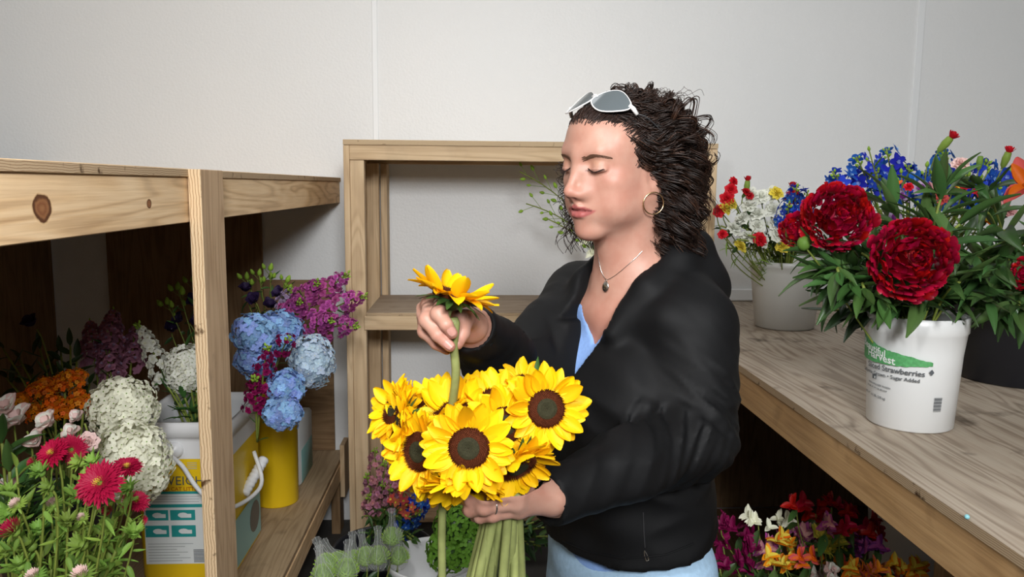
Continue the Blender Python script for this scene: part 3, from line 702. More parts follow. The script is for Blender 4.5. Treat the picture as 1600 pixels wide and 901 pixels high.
# ---- litter tub
fy, bky = 2.27, 2.60
tz0 = 0.3305; lx = P(213, 800, fy).x; rx_ = P(362, 800, fy).x; tz1 = P(290, 659, fy).z
tub = empty('square_tub', ((lx+rx_)/2, (fy+bky)/2, tz0), 'yellow and white square plastic tub with teal picture label, behind the front shelf post', 'bucket')
zb = P(290, 716, fy).z
def tp(i): return rrect(lx+i, rx_-i, fy+i, bky-i, 0.03)
V, F = loft([tp(0.03), tp(0.006), tp(0.002), tp(0)], [tz0, tz0+.001, tz0+.01, zb]); F.append(list(range(len(tp(0))))[::-1])
wpart('tub_body', V, F, YLP, tub)
V, F = loft([tp(-.001), tp(-0.001), tp(-.004), tp(-.006), tp(-.012), tp(-.013), tp(-.009), tp(0.0), tp(0.004), tp(0.03)], [zb-.001, zb+.0, zb+.05, tz1-.045, tz1-.044, tz1-.006, tz1, tz1, tz1-.03, tz0+.10])
wpart('tub_collar', V, F, WHP, tub)
V, F = loft([tp(0.03), tp(.05)], [tz0+.36, tz0+.36]); F = [list(range(len(tp(0.03))))]; wpart('water', V[:len(tp(.03))], F, plain('water_dark', (.05, .07, .05), .1, .5), tub)
o0 = Vector((0, fy, 0)); ux = Vector((1, 0, 0)); uz = Vector((0, 0, 1)); nn = Vector((0, -1, 0))
X = lambda px, py=800: P(px, py, fy).x
Z = lambda py, px=290: P(px, py, fy).z
def tpx(x0, x1, y1, y0): return quad(X(x0), X(x1), Z(y0), Z(y1))
g = G(); V, F = tpx(225, 322, 768, 880); wpart('label_panel', *flat(V, F, o0, ux, uz, nn, .0008), LAB, tub, False)
g = G()
for (a, b, c_, d_) in ((225, 318, 767, 771), (225, 318, 787, 792), (228, 263, 796, 812), (266, 305, 796, 812), (226, 263, 820, 838), (267, 305, 820, 838)):
    V, F = tpx(a, b, c_, d_); V, F = flat(V, F, o0, ux, uz, nn, .0012); g.add(V, F)
wpart('label_print', g.v, g.f, TEA, tub, False)['label'] = 'teal bands and four teal picture boxes on the label'
g = G()
for (cx_, cy_) in ((246, 804), (286, 804), (246, 829), (286, 829)):
    v, f = lathe([(0.010, 0), (0.0001, 0)], 12); g.add([Vector((X(cx_)+q.x*1.5, fy-.0016, Z(cy_)+q.y*0.8)) for q in v], f)
    v, f = quad(X(cx_-4), X(cx_+13), Z(cy_+4), Z(cy_-2)); g.add(*flat(v, f, o0, ux, uz, nn, .0017))
wpart('label_pictures', g.v, g.f, LAB, tub, False)
g = G()
for k in range(7):
    v, f = quad(X(229), X(300-(k*13) % 30), Z(848+k*4.4+1.2), Z(848+k*4.4)); g.add(*flat(v, f, o0, ux, uz, nn, .0014))
for k in range(3):
    v, f = quad(X(229), X(312), Z(774.5+k*4+1), Z(774.5+k*4)); g.add(*flat(v, f, o0, ux, uz, nn, .0014))
for k in range(4):
    v, f = quad(X(296), X(311), Z(722+k*3+1), Z(722+k*3)); g.add(*flat(v, f, o0, ux, uz, nn, .0014))
wpart('label_small_print', g.v, g.f, INKL, tub, False)
g = G()
for k in range(9):
    v, f = quad(X(300), X(318), Z(858+k*2.3+1.2), Z(858+k*2.3)); g.add(*flat(v, f, o0, ux, uz, nn, .0015))
wpart('barcode', g.v, g.f, INK, tub, False)
V, F = text_geo('LIGHTWEIGHT', 0.038, False, 'RIGHT', 0, 1.0); wpart('lettering', *flat(V, F, (X(334), fy, Z(757)), ux, uz, nn, .0015), INK, tub, False)
V, F = text_geo('SCENTED CAT LITTER', 0.016, True, 'RIGHT', 0, 1.0); wpart('lettering', *flat(V, F, (X(315), fy, Z(766)), ux, uz, nn, .0015), INKO, tub, False)
# side face prints (towards the aisle)
o1 = Vector((rx_, 0, 0)); g = G(); V, F = quad(-bky+.03, -fy-.03, tz0+.02, tz0+.17)
V = [Vector((rx_+.0012, -p.x, p.y)) for p in V]; wpart('side_label', V, F[0:1], plain('label_teal_pale', (0.30, 0.50, 0.47), .5, .3), tub, False)
V, F = lathe([(1, 0), (.0001, 0)], 20); wpart('side_picture', [Vector((rx_+.002, 2.50+p.x*.055, 0.43+p.y*.05)) for p in V], F, plain('pic_grey', (0.16, .15, .13), .5), tub, False)
# handle
hp = [P(271, 704, fy-.012), P(285, 728, fy-.04), P(305, 758, fy-.07), P(330, 784, fy-.08), P(352, 796, fy-.06), Vector((rx_+.04, fy+.06, Z(790))), Vector((rx_+.050, 2.42, P(398, 745, 2.45).z)), Vector((rx_+.014, 2.47, P(408, 700, 2.5).z))]
V, F = tubegeo(hookpts(hp[0], (0, 1, 0), hp[1:], 0)[5:], 0.0065, 8); wpart('bail_handle', V, F, WHP, tub)
V, F = lathe([(.0001, .022), (.02, .018), (.026, .006), (.026, 0)], 14); wpart('handle_pivot', [Vector((hp[0].x+p.x, fy-p.z, hp[0].z+p.y)) for p in V], F, WHP, tub)
def gripgeo():
    a = P(381, 772, 2.40); b = P(413, 716, 2.50); pts = [a.lerp(b, k/27) for k in range(28)]
    rad = [0.017 if k % 3 else 0.0145 for k in range(28)]; return tubegeo(pts, rad, 12)
V, F = gripgeo(); wpart('ribbed_grip', V, F, WHP, tub)
# ---- second, plain yellow tub behind
fx = P(404, 700, 2.74).x; gx = P(446, 700, 2.74).x
t2 = empty('round_tub', ((fx+gx)/2, 2.86, 0.3305), 'plain yellow plastic pail standing behind the square tub', 'bucket')
rr2 = (gx-fx)/2+0.035; zt2 = P(420, 618, 2.74).z
V, F = lathe([(0.001, 0), (rr2*.93, 0), (rr2*.95, .004), (rr2, zt2-.33-.02), (rr2+.006, zt2-.33-.018), (rr2+.006, zt2-.33), (rr2-.003, zt2-.33), (rr2-.01, .05)], 32)
cx2 = (fx+gx)/2-.02; wpart('pail_wall', [Vector((cx2+p.x, 2.87+p.y, .3305+p.z)) for p in V], F, YLP, t2)
t3x = P(455, 720, 3.0).x
t3 = empty('carton', (t3x-.02, 3.08, .3305), 'pale teal and white square tub at the far end of the lower shelf', 'bucket')
V, F = boxgeo(t3x-.20, t3x+.035, 3.0, 3.24, .3305, P(455, 662, 3.0).z, .01); wpart('tub_body', V, F, LAB, t3)
V, F = boxgeo(t3x-.19, t3x+.0365, 3.02, 3.22, .34, .47, .001); wpart('teal_band', V, F, plain('pale_teal', (.25, .48, .46), .5), t3)
# plastic sleeve behind post
def crumple(name, c, sx, sy, sz, mat, root, seed=3, n=14):
    rr = random.Random(seed); V = []; F = []
    for i in range(n+1):
        for j in range(n):
            a = 2*math.pi*j/n; z = i/n; k = 1+rr.uniform(-.18, .18)
            V.append(Vector((c[0]+sx*k*math.cos(a), c[1]+sy*k*math.sin(a), c[2]+sz*z)))
    for i in range(n):
        for j in range(n): F.append([i*n+j, i*n+(j+1) % n, (i+1)*n+(j+1) % n, (i+1)*n+j])
    return wpart(name, V, F, mat, root)
SLV = plain('sleeve_plastic', (0.60, 0.61, 0.64), 0.15, 0.6)
slc = P(385, 720, 2.68); tsl = empty('flower_sleeve', (slc.x, 2.68, P(385, 760, 2.68).z), 'crumpled clear plastic sleeve wedged behind the square tub', 'wrapper')
crumple('wrap', (slc.x, 2.68, P(385, 730, 2.68).z), .035, .03, .22, SLV, tsl)
tsl.location = tsl.location
# ---- front-left bucket for asters (out of frame below)
def bucket(label, c, r0, r1, h, mat, z0, cat='bucket', name='bucket', group=None, rim=.004, water=None, n=40, lip=0.02, wz=0.6):
    t = empty(name, (c[0], c[1], z0), label, cat, group)
    prof = [(0.001, .0), (r0*.94, .0), (r0, .004), (r0+(r1-r0)*(1-lip*2.2/h), h-lip*2.2), (r1+rim*.3, h-lip), (r1+rim, h-lip*.9), (r1+rim, h-.002), (r1+rim-.002, h), (r1-.002, h), (r1-.006, h-.01), (r0-.004, .012), (.001, .012)]
    V, F = lathe(prof, n); wpart('wall', [Vector((c[0]+p.x, c[1]+p.y, z0+p.z)) for p in V], F, mat, t)
    V, F = lathe([(.001, 0), (r0+(r1-r0)*wz-.007, 0)], 20); wpart('water', [Vector((c[0]+p.x, c[1]+p.y, z0+h*wz)) for p in V], F, WAT, t)
    return t
WAT = plain('bucket_water', (0.03, 0.045, 0.035), 0.08, 0.5)
ba = PZ(95, 1120, .33); ba = Vector((-0.82, 1.30, .33))
bucket('white plastic bucket low in the left corner, holding the red asters', (-0.80, 1.40), .11, .14, .30, WHP, .3305)
bucket('dark bucket behind the asters holding orange and mauve flowers', (-1.12, 2.10), .12, .15, .34, BLK, .3305)
# ---- white hydrangeas
bt = Vector(((lx+rx_)/2, 2.43, .72))
A = P(192, 640, 1.98); hydrangea(A, .082, (-.98, 2.1, .55), F_hw, 'big creamy white hydrangea, upper one of the two beside the orange flowers', None, 150, (1.0, .95, 1.0), coremat=P_cream)
A = P(208, 722, 1.86); hydrangea(A, .088, (-.98, 2.1, .50), F_hw, 'largest creamy white hydrangea, hanging in front of the square tub', None, 170, (.98, .95, 1.15), facing=(.3, -.8, .3), coremat=P_cream)
A = P(299, 578, 2.40); hydrangea(A, .080, bt, F_hw2, 'white hydrangea head rising from the square tub, partly behind the post', None, 130, (1, .9, 1), coremat=P_cream)
# stocks
spike('stock', P(214, 505, 2.42), bt+Vector((-.06, .05, 0)), F_sw, 'white stock spike standing left of the post-side white hydrangea', None, .24, .034, 46, s=1.15)
for i, (px, py, Y, lb) in enumerate([(178, 482, 2.55, 'dusky mauve stock, tallest in the shade behind the white stock'), (140, 500, 2.55, 'dusky mauve stock leaning left in the shade above the orange flowers'), (212, 508, 2.62, 'dusky mauve stock just behind the white stock'), (160, 525, 2.48, 'short dusky mauve stock low in the shaded group')]):
    spike('stock', P(px, py, Y), (-1.05+.03*i, 2.2, .6), F_sv, lb, None, .20, .036, 42, s=1.2)
# shaded greens + dark lisianthus
for i, (px, py) in enumerate([(30, 560), (62, 545), (95, 550), (10, 590), (50, 585), (120, 560), (85, 585), (5, 545), (140, 600), (110, 540)]):
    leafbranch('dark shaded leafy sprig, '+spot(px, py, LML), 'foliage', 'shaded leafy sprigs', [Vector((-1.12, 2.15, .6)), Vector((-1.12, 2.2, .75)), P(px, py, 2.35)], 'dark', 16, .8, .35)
def lisi(px, py, Y, base, label, s=1.0, yaw=-20, up=50, mats=None):
    bloom('lisianthus', P(px, py, Y), face(yaw, up), base, LISI, label, None, s, None, ('dark', 5, .7))
LISI = FL('blossom', [P_dpur, P_lilac], [(5, .036, .034, .95, 0, -.15, .25, .05, 0, .45), (5, .030, .028, 1.15, .001, -.05, .25, .05, 0, .45)], (.003, .004, 1), 2)
lisi(52, 508, 2.3, (-1.1, 2.2, .6), 'dark purple lisianthus bloom alone at the far left in shade')
for i, (px, py, lb) in enumerate([(305, 470, 'dark purple lisianthus at the top, left of the front post'), (285, 500, 'dark purple lisianthus below the green buds, left of the post'), (268, 515, 'dark purple lisianthus nearest the white stock'), (312, 505, 'dark purple lisianthus just above the post-side hydrangea')]):
    lisi(px, py, 2.62, bt+Vector((.02, .08, 0)), lb, 1.0, random.uniform(-60, 60), random.uniform(20, 70))
for i, (px, py, lb) in enumerate([(398, 470, 'lilac-edged lisianthus beside the pink stock, nearest the post'), (420, 480, 'dark lisianthus just above the blue hydrangeas'), (438, 462, 'lisianthus directly left of the pink stock'), (385, 455, 'dark lisianthus touching the post on its right side')]):
    lisi(px, py, 2.72, (cx2, 2.87, .8), lb, 1.0, random.uniform(-60, 60), random.uniform(20, 70))
def budstem(px, py, Y, base, label, group, nb=4, sc=1.0):
    tip = P(px, py, Y); root = empty('lisianthus_sprig', base, label, 'flower', group); rr = random.Random(str((px, py)))
    pts = bez(base, (Vector(base)+tip)/2+Vector((0, 0, .05)), tip, 12); stempart(root, pts, .0018, G_stem, 5)
    for k in range(nb):
        p, t = along(pts, 1-k*.07); sd = Matrix.Rotation(k*2.4, 3, t) @ t.orthogonal().normalized()
        e = p+(sd*.6+t)*0.03*sc*(k > 0); V, F = tubegeo([p, e], .0011, 4); 
        if k: wpart('stalk', V, F, G_stem, root)
        link('bud', BUD[4], root, MW[root.name].inverted() @ Matrix.Translation(e) @ look(t+sd*.3).to_4x4() @ Matrix.Scale(sc*rr.uniform(.7, 1.05), 4))
    leafy(root, pts, 'leaf', 6, .6, .4, .9, rr=rr)
for (px, py) in [(300, 440), (318, 428), (278, 452), (262, 475), (330, 450)]: budstem(px, py, 2.62, bt+Vector((.02, .08, 0)), 'slender stem of closed green buds '+spot(px, py, [('shaded post-side hydrangea', 299, 578), ('front shelf post', 345, 460), ('mauve stock', 200, 480)]), 'green buds left of the post')
for (px, py) in [(422, 422), (386, 436), (448, 440), (405, 430)]: budstem(px, py, 2.72, (cx2, 2.87, .8), 'slender stem of closed green buds '+spot(px, py, [('pink stock', 500, 450), ('front shelf post', 370, 440), ('dark lisianthus', 420, 465)]), 'green buds right of the post')
# pink stock group
pb = (cx2, 2.87, .8)
for i, (px, py, Y, L, lb) in enumerate([(470, 470, 2.45, .16, 'bright pink stock spike, lowest left of the pink group'), (498, 440, 2.5, .17, 'bright pink stock spike standing tallest in the pink group'), (545, 428, 2.5, .19, 'bright pink stock spike with green tip against the back shelf post'), (572, 462, 2.45, .20, 'bright pink stock spike leaning furthest right toward the back shelf'), (560, 508, 2.42, .19, 'bright pink stock spike drooping right below the others'), (520, 500, 2.40, .16, 'bright pink stock spike in the middle of the pink group')]):
    spike('stock', P(px, py, Y), (cx2+.02, 2.80, .86), F_sm, lb, None, L, .037, 34, s=1.12, leaves=('leaf', 3, .6), budn=9)
spike('stock', P(455, 452, 2.6), (cx2, 2.85, .84), stk(P_lilac, P_lilac), 'pale lilac stock behind the bright pink group', None, .14, .03, 26)
# blue hydrangeas
hb = (cx2, 2.85, .78)
for (px, py, Y, r, fl, lb, n, sq) in [(398, 522, 2.30, .062, F_hb, 'mid blue hydrangea head touching the front post', 80, (1, 1, 1)), (436, 516, 2.42, .066, F_hb, 'blue hydrangea head directly under the lisianthus buds', 90, (1.1, 1, .9)),
        (487, 565, 2.32, .070, F_hp, 'palest blue hydrangea, round and furthest right', 110, (.95, 1, 1.15)), (446, 605, 2.22, .050, F_hb, 'small blue hydrangea below the beet-red stock tips', 70, (1, 1, 1)),
        (442, 645, 2.16, .048, F_hb, 'lowest blue hydrangea, hanging in front of the yellow pail', 80, (1.1, 1, .9)), (400, 560, 2.32, .06, F_hb, 'blue hydrangea half hidden by beet-red stock', 60, (1, 1, 1))]:
    hydrangea(P(px, py, Y), r, hb, fl, lb, None, n, sq, coremat=P_sky if fl is F_hb else P_pale)
for (px, py, Y, L, lb) in [(418, 540, 2.15, .20, 'beet-red stock with bright tips reaching over the blue hydrangeas'), (452, 528, 2.12, .10, 'beet-red stock sprig crossing the pale blue hydrangea'), (398, 590, 2.15, .16, 'deep beet-red stock lowest beside the post')]:
    bs = Vector((-.62-.05, 2.5, .74)) if L < .12 else P(402, 690, 2.3)
    spike('stock', P(px, py, Y), bs, F_sd, lb, None, L, .030, 30 if L > .12 else 9, s=1.0, leaves=('leaf', 3, .5), budn=8)
# orange cluster flower (butterfly weed)
def cluster(name, c, r, base, fl, label, n, group=None, umb=9, sq=.75):
    c = Vector(c); root = empty(name, c, label, 'flower', group); rr = random.Random(label); base = Vector(base)
    stempart(root, bez(c-Vector((0, 0, r*.5)), c-Vector((0, 0, r+.05)), base), .003)
    for q in range(umb):
        a = q*2.39996; rad = r*math.sqrt((q+.3)/umb); uc = c+Vector((rad*math.cos(a), rad*math.sin(a)*.8, -rad*rad/r*sq*.6+rr.uniform(-.01, .01)))
        V, F = tubegeo([c-Vector((0, 0, r*.6)), uc], .0012, 4); wpart('stalk', V, F, G_stem, root)
        for k in range(n):
            z = 1-1.3*(k+.5)/n; b = k*2.39996; s = math.sqrt(max(0, 1-z*z)); v = Vector((s*math.cos(b), s*math.sin(b), z))
            M = Matrix.Translation(uc+v*.020*rr.uniform(.8, 1.15)) @ look(v, rr.uniform(0, 6)).to_4x4() @ Matrix.Scale(rr.uniform(.8, 1.2), 4)
            link('floret', rr.choice(fl), root, MW[root.name].inverted() @ M)
for (px, py, lb) in [(100, 590, 'orange butterfly weed cluster at the top, behind the pink-white blooms'), (62, 610, 'orange butterfly weed cluster furthest left'), (128, 622, 'orange butterfly weed cluster touching the white hydrangea'), (85, 635, 'orange butterfly weed cluster lowest, just above the pale pink blooms')]:
    cluster('butterfly_weed', P(px, py, 2.05), .062, (-1.12, 2.1, .6), F_or, lb, 22, umb=8)
# pale pink alstroemeria at the left
for i, (px, py, s, lb) in enumerate([(32, 660, 1.5, 'pale pink bloom of pointed petals, upper left corner group, largest'), (12, 640, 1.2, 'pale pink bloom cut by the left picture edge'), (82, 662, 1.2, 'pale pink bloom nearest the orange flowers'), (60, 690, 1.0, 'pale pink bloom between two bigger ones above the red aster'), (30, 755, 1.2, 'faded lilac-white bloom left of the asters'), (125, 655, .8, 'small pale pink bud bloom under the orange flowers'), (115, 680, .9, 'half closed blush bloom just left of the pink carnation')]):
    bloom('alstroemeria', P(px, py, 1.62), face(-10+20*math.sin(i*2.1), 45+10*math.cos(i)), (-.95, 1.6, .5), A_wh, lb, None, s*1.05, None, ('leaf', 6, .9), mat=G_stem)
bloom('carnation', P(138, 690, 1.62), face(20, 20), (-.95, 1.6, .5), C_blush, 'blush pink carnation beside the creamy hydrangea', None, 1.35, _ccal, ('leaf', 3, .6))
# asters
ab = Vector((-.80, 1.40, .42))
AS = [(157, 755, 1.20, 1.16, -8, 42, 'open', 'large open crimson aster with a yellow centre, front of the left bunch'), (82, 708, 1.46, .95, -20, 45, 'open', 'open crimson aster with pale centre, upper left of the large one'), (112, 702, 1.52, .9, 20, 15, 'open', 'crimson aster seen edge-on behind the smaller open one'),
      (198, 730, 1.48, .9, 30, 75, 'open', 'crimson aster edge-on in front of the creamy hydrangea'), (212, 783, 1.42, .75, 50, 55, 'open', 'crimson aster at the right side of the left bunch'), (222, 812, 1.42, .5, 60, 10, 'tuft', 'half open beet-red aster lowest on the right of the bunch'),
      (20, 828, 1.28, 1.1, -20, 50, 'tuft', 'closed red aster tuft at the lower left picture edge'), (52, 722, 1.5, .6, -30, 30, 'tuft', 'half open red aster left of the open crimson ones'), (168, 797, 1.36, .55, 10, 30, 'tuft', 'small half open red aster under the large open one'),
      (25, 787, 1.32, .8, -10, 50, 'pink', 'round pinkish white aster bud at the left edge'), (82, 786, 1.32, .8, 0, 60, 'pink', 'pinkish white aster bud in the middle of the green bunch'), (127, 808, 1.34, .6, 0, 50, 'pink', 'small cream aster bud under the large crimson aster'), (126, 897, 1.24, 1.1, 0, 60, 'pink', 'pink aster bud at the lower picture edge, right one'), (52, 899, 1.24, .9, -10, 60, 'pink', 'pink aster bud at the lower picture edge, left one')]
for (px, py, Y, s, yw, up, kd, lb) in AS: aster(P(px, py, Y), face(yw, up), ab+Vector((random.uniform(-.05, .05), random.uniform(-.05, .05), 0)), lb, None, s, kd)
for i, (px, py) in enumerate([(62, 735), (122, 722), (60, 825), (105, 812), (190, 845), (100, 862), (45, 850), (150, 870), (15, 765), (200, 760), (75, 760), (140, 830), (172, 822), (30, 880), (85, 900), (175, 895), (10, 800), (120, 770), (5, 860), (210, 830), (145, 720), (95, 835), (60, 870), (125, 850)]):
    aster(P(px, py, 1.28+.22*((i*7) % 10)/10), face(random.uniform(-40, 40), random.uniform(30, 80)), ab+Vector((random.uniform(-.05, .05), random.uniform(-.05, .05), 0)), 'green leafy aster bud, '+spot(px, py, LML), 'green aster buds', random.uniform(.9, 1.25), 'bud')
for i in range(14):
    px, py = random.uniform(0, 200), random.uniform(700, 900)
    leafbranch('light green leafy side shoot, '+spot(px, py, LML), 'foliage', 'leafy shoots among the asters', [ab, (ab+P(px, py, 1.36))/2+Vector((0, 0, .05)), P(px, py, 1.36)], 'lite', 18, 1.1, .35, 1.0, .8, .0018)
for i in range(8):
    px, py = random.uniform(-10, 90), random.uniform(690, 850)
    leafbranch('broad-leaved stem behind the asters, '+spot(px, py, LML), 'foliage', 'broad leaf stems behind the asters', [Vector((-.95, 1.6, .5)), Vector((-.95, 1.6, .8)), P(px, py, 1.56)], 'leaf', 10, 1.1, .4)
for i in range(9):
    px = 262+i*9; leafbranch('narrow-leaved green stem in the square tub, %s' % ('nearest the creamy hydrangea', 'second from the creamy hydrangea', 'third from the creamy hydrangea', 'fourth from the creamy hydrangea', 'in the middle', 'fourth from the post', 'third from the post', 'second from the post', 'nearest the post')[i], 'foliage', 'leafy stems in the square tub', [bt+Vector((0, 0, -.1)), bt+Vector((0, 0, .0)), P(px, 610+random.uniform(-14, 14), 2.36)], 'leaf', 8, .8, .4, 1, .7)
# ================================================================ RIGHT SHELF CONTENTS
def cyl_bucket(label, pxl, pxr, pytop, pyb, Y, rbf, mat, name='bucket', **k):
    """bucket on the counter whose rim spans pxl..pxr; rbf = base radius factor"""
    a, b = P(pxl, pytop, Y), P(pxr, pytop, Y); c = (a+b)/2; r = (b-a).length/2
    return c, r, bucket(label, (c.x, c.y), r*rbf, r, a.z-ZR-.0005, mat, ZR+.0005, name=name, **k)
WH2 = plain('pail_white', (0.74, 0.75, 0.745), 0.32, 0.45, 0.03, 10)
WH3 = plain('bucket_offwhite', (0.66, 0.66, 0.63), 0.35, 0.45, 0.05, 12)
cw, rw, wbk = cyl_bucket('plain white bucket of carnations at the back of the right shelf', 1175, 1285, 406, 0, 2.80, .80, WH3)
# printed pail
cp, rp, pail = cyl_bucket('white printed strawberry pail holding the red peonies on the right shelf', 1363, 1502, 489, 0, 1.62, .88, WH2, name='printed_pail', rim=.004, lip=.036)
hP = cp.z-ZR
def wrap(V, F, ang0, z0, name, mat, root, off=.0008, n=None):
    out = []
    for p in V:
        z = z0+p.y; rr_ = rp*.88+(rp-rp*.88)*min(1, max(0, z/(hP-.08)))+off
        a = ang0+p.x/rp; out.append(Vector((cp.x+rr_*math.sin(a), cp.y-rr_*math.cos(a), ZR+z)))
    return wpart(name, out, F, mat, root, False)
def subdiv_quad(x0, x1, y0, y1, n=8):
    V = []; F = []
    for i in range(n+1): x = x0+(x1-x0)*i/n; V += [Vector((x, y0, 0)), Vector((x, y1, 0))]
    for i in range(n): F.append([2*i, 2*i+2, 2*i+3, 2*i+1])
    return V, F
camang = math.atan2(-cp.x, cp.y)      # direction from the pail towards the camera, as an angle about -Y
def pail_ang(px):                      # angle on the wall seen at photo column px
    t_ = (px-1430)/70; return camang+math.asin(max(-.999, min(.999, t_)))
pz = lambda py: (P(1430, py, cp.y-rp*.9).z-ZR)
GRN = plain('print_green', (0.10, 0.36, 0.13), .5, .3, .5, 160)
# green brush banner tapering to the right
rr = random.Random(2); a0 = pail_ang(1358); a1 = pail_ang(1456); L_ = (a1-a0)*rp; V = []; F = []
nseg = 40
for i in range(nseg+1):
    u = i/nseg; top = .030*(1-u*.15)-.030*u**2.2+.0012*rr.uniform(-1, 1); bot = -.014+.0-.006*math.sin(u*3)+.026*u**1.8+.0012*rr.uniform(-1, 1)
    top = .030+.004*math.sin(u*9)*(1-u)-.018*u; bot = -.021+.026*u**1.7+.001*rr.uniform(-1, 1)
    if top < bot+.0006: top = bot+.0006
    V += [Vector((L_*u, bot, 0)), Vector((L_*u, top+.001*rr.uniform(-1, 1), 0))]
for i in range(nseg): F.append([2*i, 2*i+2, 2*i+3, 2*i+1])
V = [Vector((v.x, v.y-v.x*.12, 0)) for v in V]
zg = pz(558); wrap(V, F, a0, zg, 'green_banner', GRN, pail)
def ptext(s, px, py, size, mat, bold=False, slope=0.0, off=.0016, xs=1.0):
    V, F = text_geo(s, size, bold, 'LEFT', 0, xs); V = [Vector((v.x, v.y+v.x*slope, 0)) for v in V]
    return wrap(V, F, pail_ang(px), pz(py), 'lettering', mat, pail, off)
PW = plain('print_white', (.8, .82, .8), .5)
ptext('Beautiful', 1362, 553, .0215, PW, True, -.22)
ptext('Harvest', 1368, 568, .0225, PW, True, -.12)
def ptext_r(s, pxr, py, size, mat, bold=False, slope=0.0, off=.0016, xs=1.0):
    V, F = text_geo(s, size, bold, 'RIGHT', 0, xs); V = [Vector((v.x, v.y+v.x*slope, 0)) for v in V]
    wmin = -(pail_ang(pxr)-(camang-1.75))*rp
    return wrap(V, F, pail_ang(pxr), pz(py), 'lettering', mat, pail, off)
ptext_r('Sliced Strawberries', 1447, 588, .0165, INK, True, -.02)
ptext_r('California Grown \u2022 Sugar Added', 1441, 598, .0112, INK, True, -.02)
ptext('\u2666', 1450, 584, .012, INK, True)
V, F = subdiv_quad(0, .0125, 0, .010, 3); wrap(V, F, pail_ang(1374), pz(604), 'emblem', INK, pail)
ptext('K', 1377.5, 603, .008, PW, True, 0, .0022)
ptext('PERISHABLE KEEP FROZEN', 1369, 612, .0052, INK, True, -.06)
ptext('STORE AT 0\u00b0F OR BELOW', 1367, 618, .0052, INK, True, -.06)
ptext('NET WT. 6.5 LBS. (2.95 kg)', 1364, 630, .0072, INK, True, -.08, xs=.82)
V = []; F = []
for k in range(13):
    v, f = quad(0, .018, k*.0024, k*.0024+(.0016 if k % 3 else .0009)); n_ = len(V); V += v; F += [[i+n_ for i in q] for q in f]
wrap(V, F, pail_ang(1463), pz(643), 'barcode', INK, pail, .001)
# black bucket at the right edge
kb = P(1590, 560, 2.02)
blackb = bucket('black bucket behind the printed pail at the right picture edge', (kb.x, kb.y), .150, .175, .30, BLK, ZR+.0005)
hidb = bucket('bucket of blue delphiniums hidden behind the peonies', (1.37, 2.40), .10, .125, .24, BLK, ZR+.0005)
hidb['label'] = 'small dark bucket behind the pail, mostly hidden by peony leaves'
base_w = Vector((cw.x, cw.y, ZR+.10)); base_p = Vector((cp.x, cp.y, ZR+.05)); base_k = Vector((kb.x, kb.y, ZR+.08)); base_h = Vector((1.37, 2.40, ZR+.06))
LMR = [('front peony', 1421, 405), ('upper left peony', 1308, 341), ('pail rim', 1430, 495), ('tallest red carnation', 1484, 217), ('left pail rim', 1362, 490), ('left blue group', 1370, 250), ('right blue group', 1550, 265), ('half open left peony', 1243, 365), ('dark peony bud', 1598, 428), ('orange edge bloom', 1598, 295), ('purple lisianthus', 1440, 298), ('right pail rim', 1505, 490)]
# peonies
peony(P(1421, 405, 1.46), .068, face(-12, 12), [base_p+Vector((0, 0, .17)), base_p], 'crimson peony in full bloom, front one directly above the printed pail', None, 150, 1.0, 9, .25)
peony(P(1308, 341, 1.56), .062, face(-8, 22), [base_p+Vector((-.03, 0, .2)), base_p], 'crimson peony in full bloom, upper left one reaching over the white bucket', None, 140, .9, 9, .3)
peony(P(1245, 362, 1.62), .034, face(-35, 35), [base_p+Vector((-.04, 0, .2)), base_p], 'half open crimson peony at the left, tucked behind the upper bloom', None, 60, .5, 8, .8)
peony(P(1606, 428, 1.50), .030, face(-50, 0), [base_k+Vector((0, -.05, .3)), base_k], 'closed dark crimson peony bud at the right picture edge', None, 46, .2, 0, 1.1)
root = empty('peony', P(1256, 380, 1.58), 'small round green peony bud under the left peonies', 'flower'); MWb = MW[root.name]
V, F = ball(.014, 10, 7, 1.1); link('bud', mesh('bud', V, F, [G_lite]), root, Matrix.Identity(4)); stempart(root, bez(P(1256, 384, 1.58), P(1290, 420, 1.6), base_p), .002, G_stem, 5)
# peony foliage
leaves_pts = [(1300, 430, 1.55), (1320, 440, 1.56), (1345, 395, 1.6), (1345, 440, 1.54), (1385, 440, 1.56), (1350, 350, 1.72), (1395, 330, 1.72), (1440, 462, 1.50), (1490, 440, 1.52), (1500, 440, 1.5), (1520, 400, 1.5), (1500, 350, 1.56), (1475, 300, 1.62), (1540, 330, 1.6), (1560, 420, 1.46), (1580, 460, 1.46), (1545, 470, 1.5), (1600, 380, 1.5), (1595, 480, 1.5), (1515, 455, 1.55), (1290, 400, 1.6), (1450, 340, 1.66), (1530, 290, 1.66), (1620, 430, 1.55), (1405, 450, 1.58), (1570, 360, 1.55)]
LBL = ['lower left', 'front left', 'upper left']
for i, (px, py, Y) in enumerate(leaves_pts):
    b = base_p if px < 1520 else base_k; e = P(px, py, Y)
    m = Vector((b.x*.6+e.x*.4, b.y*.7+e.y*.3, max(cp.z+.05, e.z-.03)))
    leafbranch('long glossy peony leaves, '+spot(px, py, LMR), 'foliage', 'peony leaf stems', [b+Vector((random.uniform(-.03, .03), random.uniform(-.03, .03), 0)), m, e], 'peony', 7, .95, .55, 1.0, .75, .0028, trip=(i % 2 == 0))
